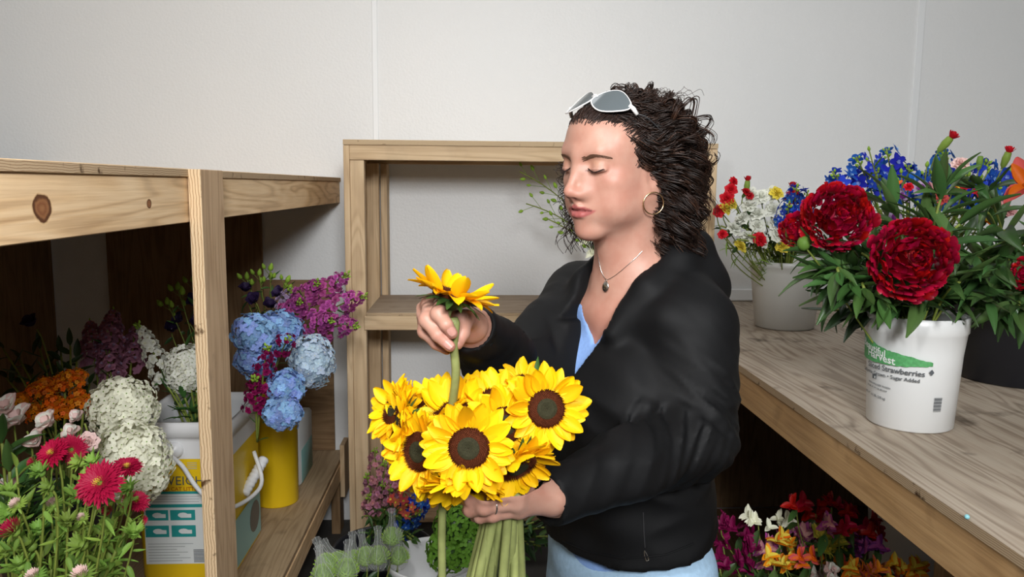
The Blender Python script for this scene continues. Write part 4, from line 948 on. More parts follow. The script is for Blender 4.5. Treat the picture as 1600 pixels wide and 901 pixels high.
# leaves hanging over the pail rim
for i, (px, py, px2, py2) in enumerate([(1375, 462, 1385, 505), (1350, 450, 1340, 470), (1330, 440, 1318, 465), (1310, 425, 1298, 452), (1385, 468, 1378, 505)]):
    a = P(px, py, 1.50); b = P(px2, py2, 1.47)
    root = leafbranch('dark pointed leaf drooping outward, '+spot(px2, py2, LMR), 'foliage', 'leaves over the pail rim', [base_p+Vector((0, 0, .12)), (a+Vector((0, .05, .04))), a], 'leaf', 3, .8, .8)
    leaf_on(root, a, b-a, 'leaf', 1.05, random, 0.2)
# dark understory in the pail
for i in range(16):
    px, py = random.uniform(1280, 1600), random.uniform(400, 490)
    b = base_p if px < 1500 else base_k
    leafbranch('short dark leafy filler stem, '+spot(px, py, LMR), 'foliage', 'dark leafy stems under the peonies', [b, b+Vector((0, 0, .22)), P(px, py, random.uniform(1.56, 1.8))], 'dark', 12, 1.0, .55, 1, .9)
# orange bloom at the edge
bloom('lily', P(1604, 292, 1.62), face(-50, 30), base_k, A_cor, 'peach orange bloom cut by the right picture edge', None, 2.0, None, ('leaf', 4, 1))
# delphiniums
dl = [(1338, 245, 2.20, 'blue delphinium spike, top of the left blue group'), (1385, 232, 2.20, 'blue delphinium spike, highest of those above the peonies'), (1300, 268, 2.2, 'blue delphinium spike leaning left above the upper peony'), (1368, 268, 2.2, 'blue delphinium just above the upper peony'), (1420, 258, 2.2, 'thin blue delphinium right of the left blue group'),
      (1478, 238, 2.1, 'blue delphinium under the red carnation, right blue group'), (1458, 266, 2.12, 'blue delphinium leftmost of the right blue group'), (1546, 252, 2.08, 'blue delphinium spike in the middle of the right blue group'), (1588, 262, 2.08, 'blue delphinium spike furthest right'), (1510, 272, 2.1, 'blue delphinium low between the peony leaves'), (1565, 285, 2.08, 'blue delphinium lowest of the right blue group')]
for (px, py, Y, lb) in dl:
    spike('delphinium', P(px, py, Y), base_h, F_db, lb, None, .13, .036, 11, s=1.75, leaves=('thin', 14, .9), budn=7, rmin=.5)
for i, (px, py) in enumerate([(1350, 215), (1400, 250), (1440, 240), (1330, 290), (1372, 300), (1425, 300), (1455, 240), (1535, 250), (1505, 255), (1580, 250), (1410, 330), (1440, 345), (1380, 340), (1340, 320)]):
    budstem(px+8, py+20, 2.1, base_h, 'wiry stem of pale green buds, '+spot(px, py, LMR), 'green bud stems among the delphiniums', 5, .55)
for i in range(10):
    px = 1330+i*22; leafbranch('fine light green sprig, '+spot(px, 330, LMR), 'foliage', 'fine sprigs under the delphiniums', [base_h, base_h+Vector((0, 0, .2)), P(px, 330+10*math.sin(i*3), 2.1)], 'thin', 20, .8, .5)
for (px, py, lb) in [(1440, 298, 'purple lisianthus between the two blue groups'), (1405, 310, 'lilac lisianthus right of the upper peony'), (1395, 345, 'pale lilac bloom low between the two big peonies'), (1430, 350, 'lilac-white bloom just above the front peony')]:
    bloom('lisianthus', P(px, py, 2.02), face(random.uniform(-50, 50), 40), base_h, FL('blossom', [P_lilac, P_purp], [(5, .026, .024, .6, 0, -.15, .2, .05, 0, .45), (4, .018, .018, 1.0, .001, -.05, .2, .05, 1, .45)], (.003, .004, 1), 1), lb, None, 1.0, None)
for i, (px, py, fl, s, lb) in enumerate([(1457, 296, A_pink, .6, 'small pink-orange bloom beside the purple lisianthus'), (1491, 292, A_or, .55, 'small orange bloom at the tip of a leaf above the front peony'), (1532, 300, C_red, .9, 'red carnation low among the right blue group'), (1508, 290, C_red, .7, 'dark red carnation between peony leaves'), (1555, 322, C_pink, 1.1, 'peach carnation behind the peony leaves, right'), (1540, 345, A_or, .7, 'orange bloom lowest behind the peony leaves'), (1500, 257, C_blush, 1.1, 'pale peach carnation under the red carnation bud'), (1420, 292, C_red, .6, 'small red carnation behind the delphinium stems'), (1400, 290, A_cor, .5, 'small coral bloom right of the upper peony'), (1575, 330, C_pink, .9, 'peach carnation nearest the right picture edge'), (1470, 310, C_cor, .9, 'coral carnation left of the tall peony leaf')]):
    bloom('carnation' if fl in (C_red, C_pink, C_blush, C_cor) else 'alstroemeria', P(px, py, 2.0), face(random.uniform(-30, 30), 40), base_h, fl, lb, None, s*1.3, _ccal if s > .6 else None)
def cbud(px, py, Y, yaw, up, base, label, s=1.3, mat='red'):
    c = P(px, py, Y); root = empty('carnation', c, label, 'flower', None, face(yaw, up)); d = face(yaw, up) @ Vector((0, 0, 1))
    V, F = lathe([(.0015, -.034), (.006, -.028), (.0085, -.012), (.007, .002), (.005, .004)], 9); link('calyx', mesh('calyx', V, F, G_lite), root, Matrix.Scale(s, 4))
    if mat:
        g = G()
        for k in range(14): v, f = petal(.016, .009, 3, 1, .9, .5, .2, .1, .4, .1, k); g.add(xf(v, Rz(k*2.4) @ Tr(0, .002, .001) @ Rx(.75+.5*(k % 3)/2)), f)
        link('blossom', g.mesh('blossom', {'red': P_scar, 'pink': P_pink}[mat]), root, Matrix.Scale(s, 4))
    stempart(root, bez(c-d*.034*s, c-d*.10, base), .0016, G_stem, 5)
cbud(1484, 217, 2.06, 35, 50, base_h, 'opening red carnation, tallest flower at the upper right')
cbud(1575, 240, 2.06, 15, 70, base_h, 'red carnation bud in green calyx near the right edge', 1.2)
cbud(1532, 246, 2.06, -10, 80, base_h, 'closed green carnation bud between the two red ones', 1.0, None)
# white bucket contents
for i, (px, py, lb) in enumerate([(1170, 322, 'white carnation, leftmost of the top row in the white bucket'), (1190, 308, 'white carnation at the top left, in the white bucket'), (1207, 328, 'white carnation in the middle of the white group'), (1207, 303, 'white carnation topmost in the white bucket'), (1160, 344, 'white carnation beside the yellow ones'), (1183, 352, 'white carnation low centre, round and open'), (1168, 371, 'white carnation lowest left above the bucket rim'), (1184, 336, 'white carnation directly above the low centre one'), (1214, 350, 'white carnation nearest the blue delphinium'), (1212, 368, 'white carnation lowest right above the rim'), (1222, 335, 'white carnation behind the blue delphinium'), (1190, 375, 'white carnation behind the lower red one'), (1146, 358, 'white carnation furthest left above the rim'), (1175, 305, 'white carnation at the back of the top row')]):
    bloom('carnation', P(px, py, 2.62), face(random.uniform(-50, 40), random.uniform(10, 60)), base_w, C_wh, lb, None, 1.75, _ccal, ('thin', 5, .8))
for i, (px, py, s, lb) in enumerate([(1142, 296, 1.0, 'red carnation at the upper left of the white bucket'), (1136, 310, 1.1, 'red carnation just left of the yellow ones'), (1146, 283, .7, 'small red carnation at the very top left of the bucket'), (1124, 330, 1.0, 'red carnation furthest left, by the back shelf'), (1165, 300, .8, 'small red carnation left of the white ones'), (1187, 374, 1.2, 'red carnation low in front of the white ones'), (1129, 366, .8, 'dark red carnation drooping lowest at the left'), (1240, 308, 1.3, 'red carnation beside the blue delphinium'), (1172, 306, .6, 'tiny red carnation behind the white top row')]):
    bloom('carnation', P(px, py, 2.60), face(random.uniform(-50, 40), random.uniform(10, 60)), base_w, C_red, lb, None, s*1.35, _ccal, ('thin', 5, .8))
cbud(1168, 284, 2.62, 0, 80, base_w, 'red carnation bud on its own stem above the white carnations', 1.2); cbud(1238, 294, 2.62, 10, 80, base_w, 'red carnation bud rising beside the blue delphinium', 1.3)
for (px, py, lb) in [(1132, 326, 'yellow carnation at the left, beside red ones'), (1141, 318, 'yellow carnation nearest the white carnations'), (1213, 302, 'yellow carnation at the top right of the white ones'), (1222, 386, 'yellow carnation low by the bucket rim'), (1155, 385, 'small yellow carnation under the left white ones')]:
    bloom('carnation', P(px, py, 2.60), face(random.uniform(-40, 40), 40), base_w, C_yel, lb, None, 1.5)
for (px, py, lb) in [(1245, 292, 'blue delphinium in the white bucket, upper one'), (1232, 318, 'blue delphinium in the white bucket, lower one'), (1262, 300, 'blue delphinium in the white bucket, touching the peony')]:
    spike('delphinium', P(px, py, 2.52), base_w, F_db, lb, None, .11, .034, 16, s=1.25, leaves=('thin', 8, .9), budn=5, rmin=.6)
for i in range(26):
    px, py = random.uniform(1120, 1280), random.uniform(352, 395)
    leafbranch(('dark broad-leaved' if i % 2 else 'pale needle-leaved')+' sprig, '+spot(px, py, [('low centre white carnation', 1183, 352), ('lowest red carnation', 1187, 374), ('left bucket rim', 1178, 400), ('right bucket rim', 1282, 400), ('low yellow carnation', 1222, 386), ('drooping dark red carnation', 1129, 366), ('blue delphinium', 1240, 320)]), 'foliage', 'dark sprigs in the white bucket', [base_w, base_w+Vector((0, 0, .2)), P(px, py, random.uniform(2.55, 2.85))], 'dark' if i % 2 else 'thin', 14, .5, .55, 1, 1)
# ---- orchid spray on the back shelf, behind her head
vz = zm+.0005; vc = P(950, 440, 3.05)
ov = bucket('small bud vase on the back shelf, hidden behind the woman', (vc.x, 3.08), .035, .04, .18, WHP, vz, cat='vase', name='bud_vase', lip=.01)
def orchid(pts, label, nb):
    root = empty('orchid_spray', pts[0], label, 'flower'); rr = random.Random(label); P_ = bez(*pts, n=14); stempart(root, P_, .0022, G_stem)
    for k in range(nb):
        p, t = along(P_, .35+.65*k/nb); sd = Matrix.Rotation(math.pi*(k % 2)+rr.uniform(-.6, .6), 3, t) @ Vector((0, 0, 1)); e = p+(sd*.8+t*.8)*rr.uniform(.02, .045)
        V, F = tubegeo([p, e], .0012, 4); wpart('stalk', V, F, G_lite, root)
        link('bud', BUD[0], root, MW[root.name].inverted() @ Matrix.Translation(e) @ look(e-p).to_4x4() @ Matrix.Scale(rr.uniform(1.3, 1.9), 4))
    for k in range(3):
        p, t = along(P_, .30+.1*k); M = MW[root.name].inverted() @ Matrix.Translation(p+Vector((0, -.02, -.02))) @ face(-30, 0).to_4x4() @ Matrix.Scale(.8, 4)
        link('blossom', A_cream[0], root, M)
ob = Vector((vc.x, 3.08, vz+.06))
orchid([ob, ob+Vector((-.03, 0, .30)), P(812, 268, 3.0)], 'pale green orchid spray, upper one reaching left behind her face', 15)
orchid([ob, ob+Vector((-.03, 0, .25)), P(822, 318, 3.0)], 'pale green orchid spray, middle one behind her face', 12)
orchid([ob, ob+Vector((-.02, 0, .18)), P(856, 342, 3.0)], 'pale green orchid spray, lowest one beside her cheek', 9)
# ================================================================ BELOW THE RIGHT SHELF
fb = Vector((.96, 1.95, .05)); ub = bucket('dark bucket on the floor under the right shelf full of alstroemerias', (1.02, 2.0), .17, .20, .36, BLK, .0505)
ub2 = bucket('white bucket at the back under the right shelf', (1.58, 2.62), .14, .17, .42, WHP, .0505)
c0 = Vector((1.02, 2.0, .30))
AL = [(1300, 790, A_crim, 'crimson'), (1275, 800, A_crim, 'crimson'), (1325, 800, A_crim, 'crimson'), (1312, 818, A_crim, 'crimson'), (1360, 825, A_crim, 'crimson'), (1345, 845, A_crim, 'crimson'), (1372, 845, A_crim, 'crimson'), (1245, 785, A_crim, 'crimson'),
      (1252, 832, A_pink, 'pink'), (1262, 845, A_pink, 'pink'), (1290, 825, A_pink, 'pink'), (1195, 862, A_pink, 'pink'), (1190, 880, A_pink, 'pink'), (1205, 850, A_pink, 'pink'),
      (1285, 848, A_yel, 'yellow-green'), (1305, 860, A_yel, 'yellow-green'), (1272, 830, A_yel, 'yellow-green'), (1312, 845, A_yel, 'yellow-green'),
      (1218, 845, A_or, 'orange'), (1240, 855, A_or, 'orange'), (1228, 875, A_or, 'orange'), (1210, 880, A_or, 'orange'), (1262, 875, A_cor, 'orange-red'), (1300, 880, A_cor, 'orange-red'), (1345, 888, A_cor, 'orange-red'), (1362, 895, A_cor, 'orange-red'), (1395, 888, A_or, 'orange'), (1400, 898, A_cor, 'orange-red'), (1320, 895, A_or, 'orange'), (1430, 890, A_or, 'orange'),
      (1225, 815, A_cream, 'cream white'), (1270, 860, A_wh, 'blush white'), (1290, 895, A_wh, 'blush white'), (1185, 818, A_cream, 'cream white'), (1275, 897, A_wh, 'blush white'),
      (1342, 858, A_pur, 'purple'), (1365, 862, A_pur, 'purple'), (1335, 845, A_pur, 'purple'),
      (1155, 830, A_dm, 'deep maroon'), (1130, 850, A_dm, 'deep maroon'), (1150, 870, A_dm, 'deep maroon'), (1125, 885, A_dm, 'deep maroon'), (1165, 895, A_dm, 'deep maroon'), (1170, 850, A_dm, 'deep maroon'), (1125, 815, A_dm, 'deep maroon')]
for i, (px, py, fl, cn) in enumerate(AL):
    e = P(px, py, 1.98+.06*math.sin(i*1.7)-(.1 if py > 870 else 0))
    root = empty('alstroemeria', e, cn+' alstroemeria under the right shelf, '+spot(px, py, [('top crimson cluster', 1310, 795), ('upper white bloom', 1225, 815), ('yellow-green patch', 1290, 846), ('leftmost magenta bloom', 1190, 870), ('purple patch', 1350, 855), ('bottom white bloom', 1285, 896), ('bottom orange bloom', 1398, 892), ('jeans', 1105, 860)]), 'flower', cn+' alstroemerias under the shelf')
    for k in range(4):
        rr = random.Random(i*9+k); d = face(rr.uniform(-70, 70), rr.uniform(10, 70)) @ Vector((0, 0, 1)); o = Vector((rr.uniform(-.022, .022), rr.uniform(-.02, .02), rr.uniform(-.015, .02)))
        link('blossom', rr.choice(fl), root, Matrix.Translation(o) @ look(d).to_4x4() @ Matrix.Scale(rr.uniform(.75, 1.1), 4))
    pts = bez(e-Vector((0, 0, .005)), e-Vector((0, 0, .12)), c0+Vector((random.uniform(-.05, .05), random.uniform(-.05, .05), 0))); stempart(root, pts, .002, G_stem, 5)
    leafy(root, pts, 'leaf', 6, 1.0, 0.05, .8)
# ================================================================ FLOWERS BELOW, CENTRE
mb = bucket('dark bucket on the floor with pink snapdragons, left of the back shelf', (P(600, 1000, 2.45).x, 2.46), .13, .16, .34, BLK, .0005)
sb = Vector((P(600, 1000, 2.45).x, 2.46, .3))
for i, (px, py, L, lb) in enumerate([(585, 700, .16, 'dusky pink snapdragon, tallest, against the back shelf post'), (572, 742, .15, 'dusky pink snapdragon at the left under the sunflowers'), (600, 722, .16, 'dusky pink snapdragon behind the leftmost sunflower'), (622, 735, .15, 'dusky pink snapdragon just under the sunflower petals'), (575, 775, .10, 'deep pink snapdragon lowest at the left'), (610, 762, .14, 'rose pink snapdragon in the middle of the bunch'), (598, 755, .12, 'small rose snapdragon behind the middle one')]):
    spike('snapdragon', P(px, py, 2.36), sb, F_sl, lb, None, L, .030, 19, s=.95, leaves=('leaf', 10, .55), budn=6)
for (px, py, lb) in [(632, 768, 'coral flower right of the pink snapdragons'), (650, 790, 'coral flower lowest, beside the blue delphinium')]:
    spike('snapdragon', P(px, py, 2.32), sb, F_dc, lb, None, .06, .028, 10, s=1.3, leaves=('leaf', 6, .5), budn=0)
for (px, py, lb) in [(660, 770, 'dark blue delphinium behind the single sunflower stem, left one'), (678, 775, 'dark blue delphinium behind the single sunflower stem, right one'), (655, 800, 'dark blue delphinium, lowest, left of the single stem')]:
    spike('delphinium', P(px, py, 2.32), sb, F_db, lb, None, .16, .030, 24, s=1.1, leaves=('dark', 6, .5), budn=5)
for i in range(14):
    px, py = random.uniform(570, 660), random.uniform(790, 850); leafbranch('dark leafy stem, '+spot(px, py, [('lowest coral flower', 650, 790), ('highest netted chrysanthemum', 613, 842), ('middle netted pair', 582, 872), ('lowest deep pink snapdragon', 575, 775), ('lowest blue delphinium', 655, 815)]), 'foliage', 'leafy stems under the snapdragons', [sb, sb+Vector((0, 0, .15)), P(px, py, 2.3)], 'leaf', 14, .5, .5, 1, 1)
wc = P(676, 885, 2.14); wbt = bucket('low white bucket behind the sunflower stems', (wc.x, 2.2), .11, .135, wc.z, WHP, .0005)
gh = [(712, 820, 'frilly green flower head just right of the single sunflower stem'), (735, 850, 'frilly green flower head lower, behind the bouquet stems'), (700, 860, 'frilly green flower head lowest, left of the bouquet stems')]
for (px, py, lb) in gh: hydrangea(P(px, py, 2.06), .058, (wc.x, 2.2, wc.z-.1), F_hg, lb, None, 80, coremat=G_leaf)
for i in range(20):
    px, py = random.uniform(745, 858), random.uniform(800, 901); leafbranch('shaded leafy stem behind the bouquet, '+spot(px, py, [('lower hand', 800, 800), ('jeans', 860, 860), ('splayed stem ends', 790, 895), ('jacket cuff', 858, 800)]), 'foliage', 'dark leafy stems behind the bouquet stems', [Vector((wc.x+.1, 2.24, wc.z-.1)), Vector((wc.x+.15, 2.3, wc.z+.02)), P(px, py, 2.2)], 'leaf' if i % 2 else 'dark', 16, .7, .4, 1, 1)
# green chrysanthemums in netting
NET = plain('net_white', (0.75, 0.78, 0.76), .4, .4); 
nt = NET.node_tree; b_ = nt.nodes['Principled BSDF']; b_.inputs['Alpha'].default_value = 0.16
def mumgeo():
    g = G(); v, f = ball(.022, 12, 8, .8); g.add(v, f); r = random.Random(2)
    for k in range(90):
        z = 1-1.25*(k+.5)/90; a = k*2.39996; s = math.sqrt(max(0, 1-z*z)); d = Vector((s*math.cos(a), s*math.sin(a), z)); v, f = petal(.017, .006, 3, 1, .9, .5, .35, .3, .5, 0, k)
        tang = Vector((0, 0, 1))-d*z; tang = tang.normalized() if tang.length > .05 else Vector((1, 0, 0)); y = (tang*.75+d*.5).normalized(); xx = y.cross(d).normalized(); zz = xx.cross(y)
        M = Matrix.Translation(d*.019) @ Matrix((xx, y, zz)).transposed().to_4x4(); g.add(xf(v, M), f)
    return g.mesh('petals', G_lime)
MUM = mumgeo()
def netmesh():
    g = G(); prof = [(.008, -.036), (.020, -.026), (.029, -.010), (.030, .008), (.022, .028), (.011, .045), (.008, .062), (.009, .082), (.0115, .090)]
    V, F = lathe(prof, 16); r = random.Random(1)
    g.add(V, F); return g.mesh('net_sleeve', NET)
NETM = netmesh()
def ribs():
    g = G(); prof = [(.0085, -.036), (.0205, -.026), (.0295, -.010), (.0305, .008), (.0225, .028), (.0115, .045), (.0085, .062), (.0095, .082), (.012, .090)]
    for k in range(7):
        a = 2*math.pi*k/7; v, f = tubegeo([Vector((r_*math.cos(a), r_*math.sin(a), z)) for r_, z in prof], .00032, 3); g.add(v, f)
    return g.mesh('net_ribs', WHP)
RIBM = ribs()
gb = bucket('low dark bucket under the netted green chrysanthemums', (P(560, 1000, 2.0).x, 2.02), .12, .15, .26, BLK, .0005)
gc = Vector((P(560, 1000, 2.0).x, 2.02, .24))
for i, (px, py, Y, yaw, tilt, lb) in enumerate([(510, 884, 1.98, -40, 70, 'netted green chrysanthemum, leftmost'), (530, 880, 2.06, -50, 60, 'netted green chrysanthemum, second from the left, sleeve leaning left'), (505, 902, 1.9, -20, 78, 'netted green chrysanthemum at the lower left picture edge'), (541, 893, 1.92, 30, 78, 'netted green chrysanthemum, largest of the left front'), (552, 878, 2.1, 0, 85, 'netted green chrysanthemum behind the middle pair'), (572, 873, 2.04, -25, 75, 'netted green chrysanthemum, left of the middle pair'), (591, 872, 2.02, 10, 85, 'netted green chrysanthemum, right of the middle pair'), (613, 842, 2.14, 5, 86, 'netted green chrysanthemum, highest and furthest right'), (622, 872, 2.14, 20, 80, 'netted green chrysanthemum, low behind the right pair')]):
    c = P(px, py, Y); root = empty('chrysanthemum', c, lb, 'flower', None, face(yaw, tilt))
    link('petals', MUM, root, Matrix.Identity(4)); link('net_sleeve', NETM, root, Matrix.Identity(4)); link('net_ribs', RIBM, root, Matrix.Identity(4))
    d = face(yaw, tilt) @ Vector((0, 0, 1)); pts = bez(c-d*.02, c-Vector((0, 0, .1)), gc); stempart(root, pts, .0025, G_stem, 6); leafy(root, pts, 'dark', 6, .8, .1, .8)
# ================================================================ SUNFLOWERS
GRIP = P(790, 790, 0.925)       # where the left hand closes round the stems
def sun(px, py, Y, yaw, up, label, sc=1.0, foot=None, rows=((17, 0.40), (16, 0.16), (13, -0.05)), lift=0.0, mid=None, stem=True):
    rr = random.Random(label); k = foot or (rr.uniform(735, 820))
    g_ = GRIP+Vector(((k-780)*.00045, rr.uniform(-.014, .016), 0)); f1 = P(k, 901, .93+rr.uniform(-.02, .03)); f2 = g_+(f1-g_)*2.6
    sunflower(P(px, py, Y), face(yaw, up), [g_+Vector((0, .0, .03)), g_, f1, f2] if stem else None, label, None, sc*.88, rows, lift=lift)
sun(853, 638, .895, 10, 12, 'sunflower furthest right in the bouquet, fully open, facing the camera', 1.03, 815)
sun(733, 699, .85, -8, 8, 'sunflower at the centre front of the bouquet, facing the camera', 1.06, 735)
sun(789, 664, .89, 22, 18, 'sunflower right behind the centre front one', .98, 790)
sun(657, 705, .905, -38, 8, 'sunflower left of the centre front one, disc turned left', 1.06, 742)
sun(808, 727, .875, 28, -38, 'sunflower low on the right, nodding with a dark disc', 1.02, 812)
sun(627, 662, .95, -75, 10, 'sunflower furthest left, seen nearly edge-on', 1.0, 748)
sun(618, 640, .98, -55, 30, 'sunflower at the upper left edge of the bouquet', .9, 752)
sun(680, 634, .96, -30, 62, 'sunflower facing up at the left top of the bouquet', 1.0, 760)
sun(736, 628, .99, 10, 66, 'sunflower facing up just under the held stem', 1.0, 770)
sun(775, 630, .96, 15, 55, 'sunflower facing up at the top middle of the bouquet', 1.0, 778)
sun(822, 604, 1.0, 30, 55, 'sunflower at the top right, behind the fully open right one', .85, 786)
sun(722, 756, .875, -5, -55, 'sunflower at the bottom of the bouquet, facing down', 1.0, 765)
sun(712, 652, .935, -12, 40, 'sunflower behind and above the centre front one', 1.05, 798)
sun(690, 735, .95, -10, -10, 'sunflower behind, between the left and centre front ones', .95, 804, stem=True)
HELD = P(708, 462, .93)
h1 = P(714, 560, .93)
sunflower(HELD, look((.30, .10, 1)), [P(711, 500, .925), P(709, 540, .925), P(712, 590, .93), P(700, 680, .96), P(691, 800, .955), P(691, 920, .95), P(692, 1040, .94)], 'single sunflower held up by its stem above the bouquet', None, .98, ((13, 0.40), (11, 0.22), (7, 0.1)), stemr=.0052)
leafbranch('pointed green sunflower leaf poking up behind the bouquet', 'foliage', None, [GRIP+Vector((.02, .03, .05)), P(830, 640, .99), P(838, 590, 1.0)], 'leaf', 2, .5, .8, 1, .6)
# ================================================================ WOMAN
class Field:
    def __init__(s, lo, hi, h):
        s.lo = np.array(lo, dtype=np.float32); s.h = h; s.n = [int(math.ceil((hi[i]-lo[i])/h))+1 for i in range(3)]
        s.v = np.full(s.n, 0.06, dtype=np.float32); s.ax = [s.lo[i]+h*np.arange(s.n[i], dtype=np.float32) for i in range(3)]
    def box(s, lo, hi):
        i0 = [max(0, int((lo[i]-s.lo[i])/s.h)) for i in range(3)]; i1 = [min(s.n[i], int((hi[i]-s.lo[i])/s.h)+2) for i in range(3)]
        if any(a >= b for a, b in zip(i0, i1)): return None
        sl = tuple(slice(a, b) for a, b in zip(i0, i1))
        X, Y, Z = np.meshgrid(s.ax[0][sl[0]], s.ax[1][sl[1]], s.ax[2][sl[2]], indexing='ij', sparse=True); return sl, X, Y, Z
    def _apply(s, sl, d, k, mode):
        a = s.v[sl]
        if mode == 'add': h = np.maximum(k-np.abs(a-d), 0)/k; s.v[sl] = np.minimum(a, d)-h*h*k*0.25
        else: d = -d; h = np.maximum(k-np.abs(a-d), 0)/k; s.v[sl] = np.maximum(a, d)+h*h*k*0.25
    def ell(s, c, r, Rm=None, k=0.01, mode='add'):
        c = np.array(c, dtype=np.float32); r = np.array(r, dtype=np.float32); m = float(r.max())+k+0.035 if mode == 'add' else float(r.max())+k+.004
        b = s.box(c-m, c+m)
        if b is None: return
        sl, X, Y, Z = b; X = X-c[0]; Y = Y-c[1]; Z = Z-c[2]
        if Rm is not None:
            M = np.array(Rm, dtype=np.float32); X, Y, Z = (M[0, i]*X+M[1, i]*Y+M[2, i]*Z for i in range(3))
        k0 = np.sqrt((X/r[0])**2+(Y/r[1])**2+(Z/r[2])**2); k1 = np.sqrt((X/r[0]**2)**2+(Y/r[1]**2)**2+(Z/r[2]**2)**2)+1e-6
        s._apply(sl, k0*(k0-1)/k1, k, mode)
    def cap(s, a, b, ra, rb, k=0.01, mode='add'):
        a = np.array(a, dtype=np.float32); b = np.array(b, dtype=np.float32); m = max(ra, rb)+k+0.02
        q = s.box(np.minimum(a, b)-m, np.maximum(a, b)+m)
        if q is None: return
        sl, X, Y, Z = q; d = b-a; L2 = float(d@d)+1e-12
        t = np.clip(((X-a[0])*d[0]+(Y-a[1])*d[1]+(Z-a[2])*d[2])/L2, 0, 1)
        dd = np.sqrt((X-a[0]-t*d[0])**2+(Y-a[1]-t*d[1])**2+(Z-a[2]-t*d[2])**2)-(ra+(rb-ra)*t)
        s._apply(sl, dd, k, mode)
    def chain(s, pts, rad, k=.01, k1=None, mode='add'):
        for i in range(len(pts)-1): s.cap(pts[i], pts[i+1], rad[i], rad[i+1], k if i == 0 or k1 is None else k1, mode)
    def grid(s): return np.meshgrid(*s.ax, indexing='ij', sparse=True)
    def extract(s):
        v = s.v; ins = v < 0; nx, ny, nz = v.shape
        cnt = np.zeros((nx-1, ny-1, nz-1), dtype=np.int8)
        for i in (0, 1):
            for j in (0, 1):
                for k in (0, 1): cnt += ins[i:nx-1+i, j:ny-1+j, k:nz-1+k]
        act = (cnt > 0) & (cnt < 8); I, J, K = np.nonzero(act); idx = np.full(act.shape, -1, dtype=np.int64); idx[I, J, K] = np.arange(len(I))
        pos = np.zeros((len(I), 3)); w = np.zeros(len(I))
        for ax in range(3):
            for a in (0, 1):
                for b in (0, 1):
                    o = [0, 0, 0]; o2 = [x for x in range(3) if x != ax]; o[o2[0]] = a; o[o2[1]] = b
                    e = list(o); e[ax] = 1
                    v0 = v[I+o[0], J+o[1], K+o[2]]; v1 = v[I+e[0], J+e[1], K+e[2]]; m = (v0 < 0) != (v1 < 0)
                    t = np.where(m, v0/(v0-v1+1e-12), 0)
                    p = np.stack([I+o[0], J+o[1], K+o[2]], 1).astype(float); p[:, ax] += t
                    pos[m] += p[m]; w[m] += 1
        pos /= w[:, None]; pos = pos*s.h+s.lo
        F = []
        for ax in range(3):
            a0 = [slice(None)]*3; a1 = [slice(None)]*3; a0[ax] = slice(0, -1); a1[ax] = slice(1, None)
            x = ins[tuple(a0)]; y = ins[tuple(a1)]; c = x != y; A = np.nonzero(c); A = [q.copy() for q in A]
            o2 = [q for q in range(3) if q != ax]
            ok = np.ones(len(A[0]), bool)
            for q in o2: ok &= (A[q] > 0) & (A[q] < v.shape[q]-1)
            A = [q[ok] for q in A]; sg = x[tuple(A)]
            def cell(d1, d2):
                B = [q for q in A]; B[o2[0]] = B[o2[0]]+d1; B[o2[1]] = B[o2[1]]+d2; return idx[tuple(B)]
            q4 = np.stack([cell(-1, -1), cell(0, -1), cell(0, 0), cell(-1, 0)], 1)
            flip = sg if ax != 1 else ~sg
            q4 = np.where(flip[:, None], q4, q4[:, ::-1]); F.append(q4)
        F = np.concatenate(F); return pos, F
def npmesh(name, V, F, mats, col=None):
    me = bpy.data.meshes.new(name); V = np.asarray(V, dtype=np.float32); F = np.asarray(F, dtype=np.int32); k = F.shape[1]
    me.vertices.add(len(V)); me.vertices.foreach_set('co', V.ravel()); me.loops.add(F.size); me.loops.foreach_set('vertex_index', F.ravel())
    me.polygons.add(len(F)); me.polygons.foreach_set('loop_start', np.arange(0, F.size, k, dtype=np.int32)); me.polygons.foreach_set('loop_total', np.full(len(F), k, dtype=np.int32))
    for m in (mats if isinstance(mats, (list, tuple)) else [mats]): me.materials.append(m)
    me.polygons.foreach_set('use_smooth', np.ones(len(F), dtype=bool)); me.update(calc_edges=True); me.validate()
    if col is not None:
        at = me.color_attributes.new('Col', 'FLOAT_COLOR', 'POINT'); at.data.foreach_set('color', np.concatenate([col, np.ones((len(col), 1))], 1).astype(np.float32).ravel())
    return me
def smooth_mesh(V, F, it=2, lam=.5):
    n = len(V)
    for _ in range(it):
        acc = np.zeros_like(V); c = np.zeros(n)
        for a, b in ((0, 1), (1, 2), (2, 3), (3, 0)):
            np.add.at(acc, F[:, a], V[F[:, b]]); np.add.at(acc, F[:, b], V[F[:, a]]); np.add.at(c, F[:, a], 1); np.add.at(c, F[:, b], 1)
        V = V*(1-lam)+lam*acc/np.maximum(c, 1)[:, None]
    return V
def wob(X, Y, Z, seed, f, n=5):
    r = np.random.default_rng(seed); o = 0
    for _ in range(n):
        d = r.normal(size=3); d /= np.linalg.norm(d); o = o+np.sin((X*d[0]+Y*d[1]+Z*d[2])*f*r.uniform(.6, 1.5)+r.uniform(0, 6))
    return o/n
# ---- frames
HS = 0.965
HO = P(965, 253, 1.24)
HM = (Matrix.Rotation(-R(54), 3, 'Z') @ Matrix.Rotation(math.pi, 3, 'Z'))   # local +Y (face) -> towards camera-left
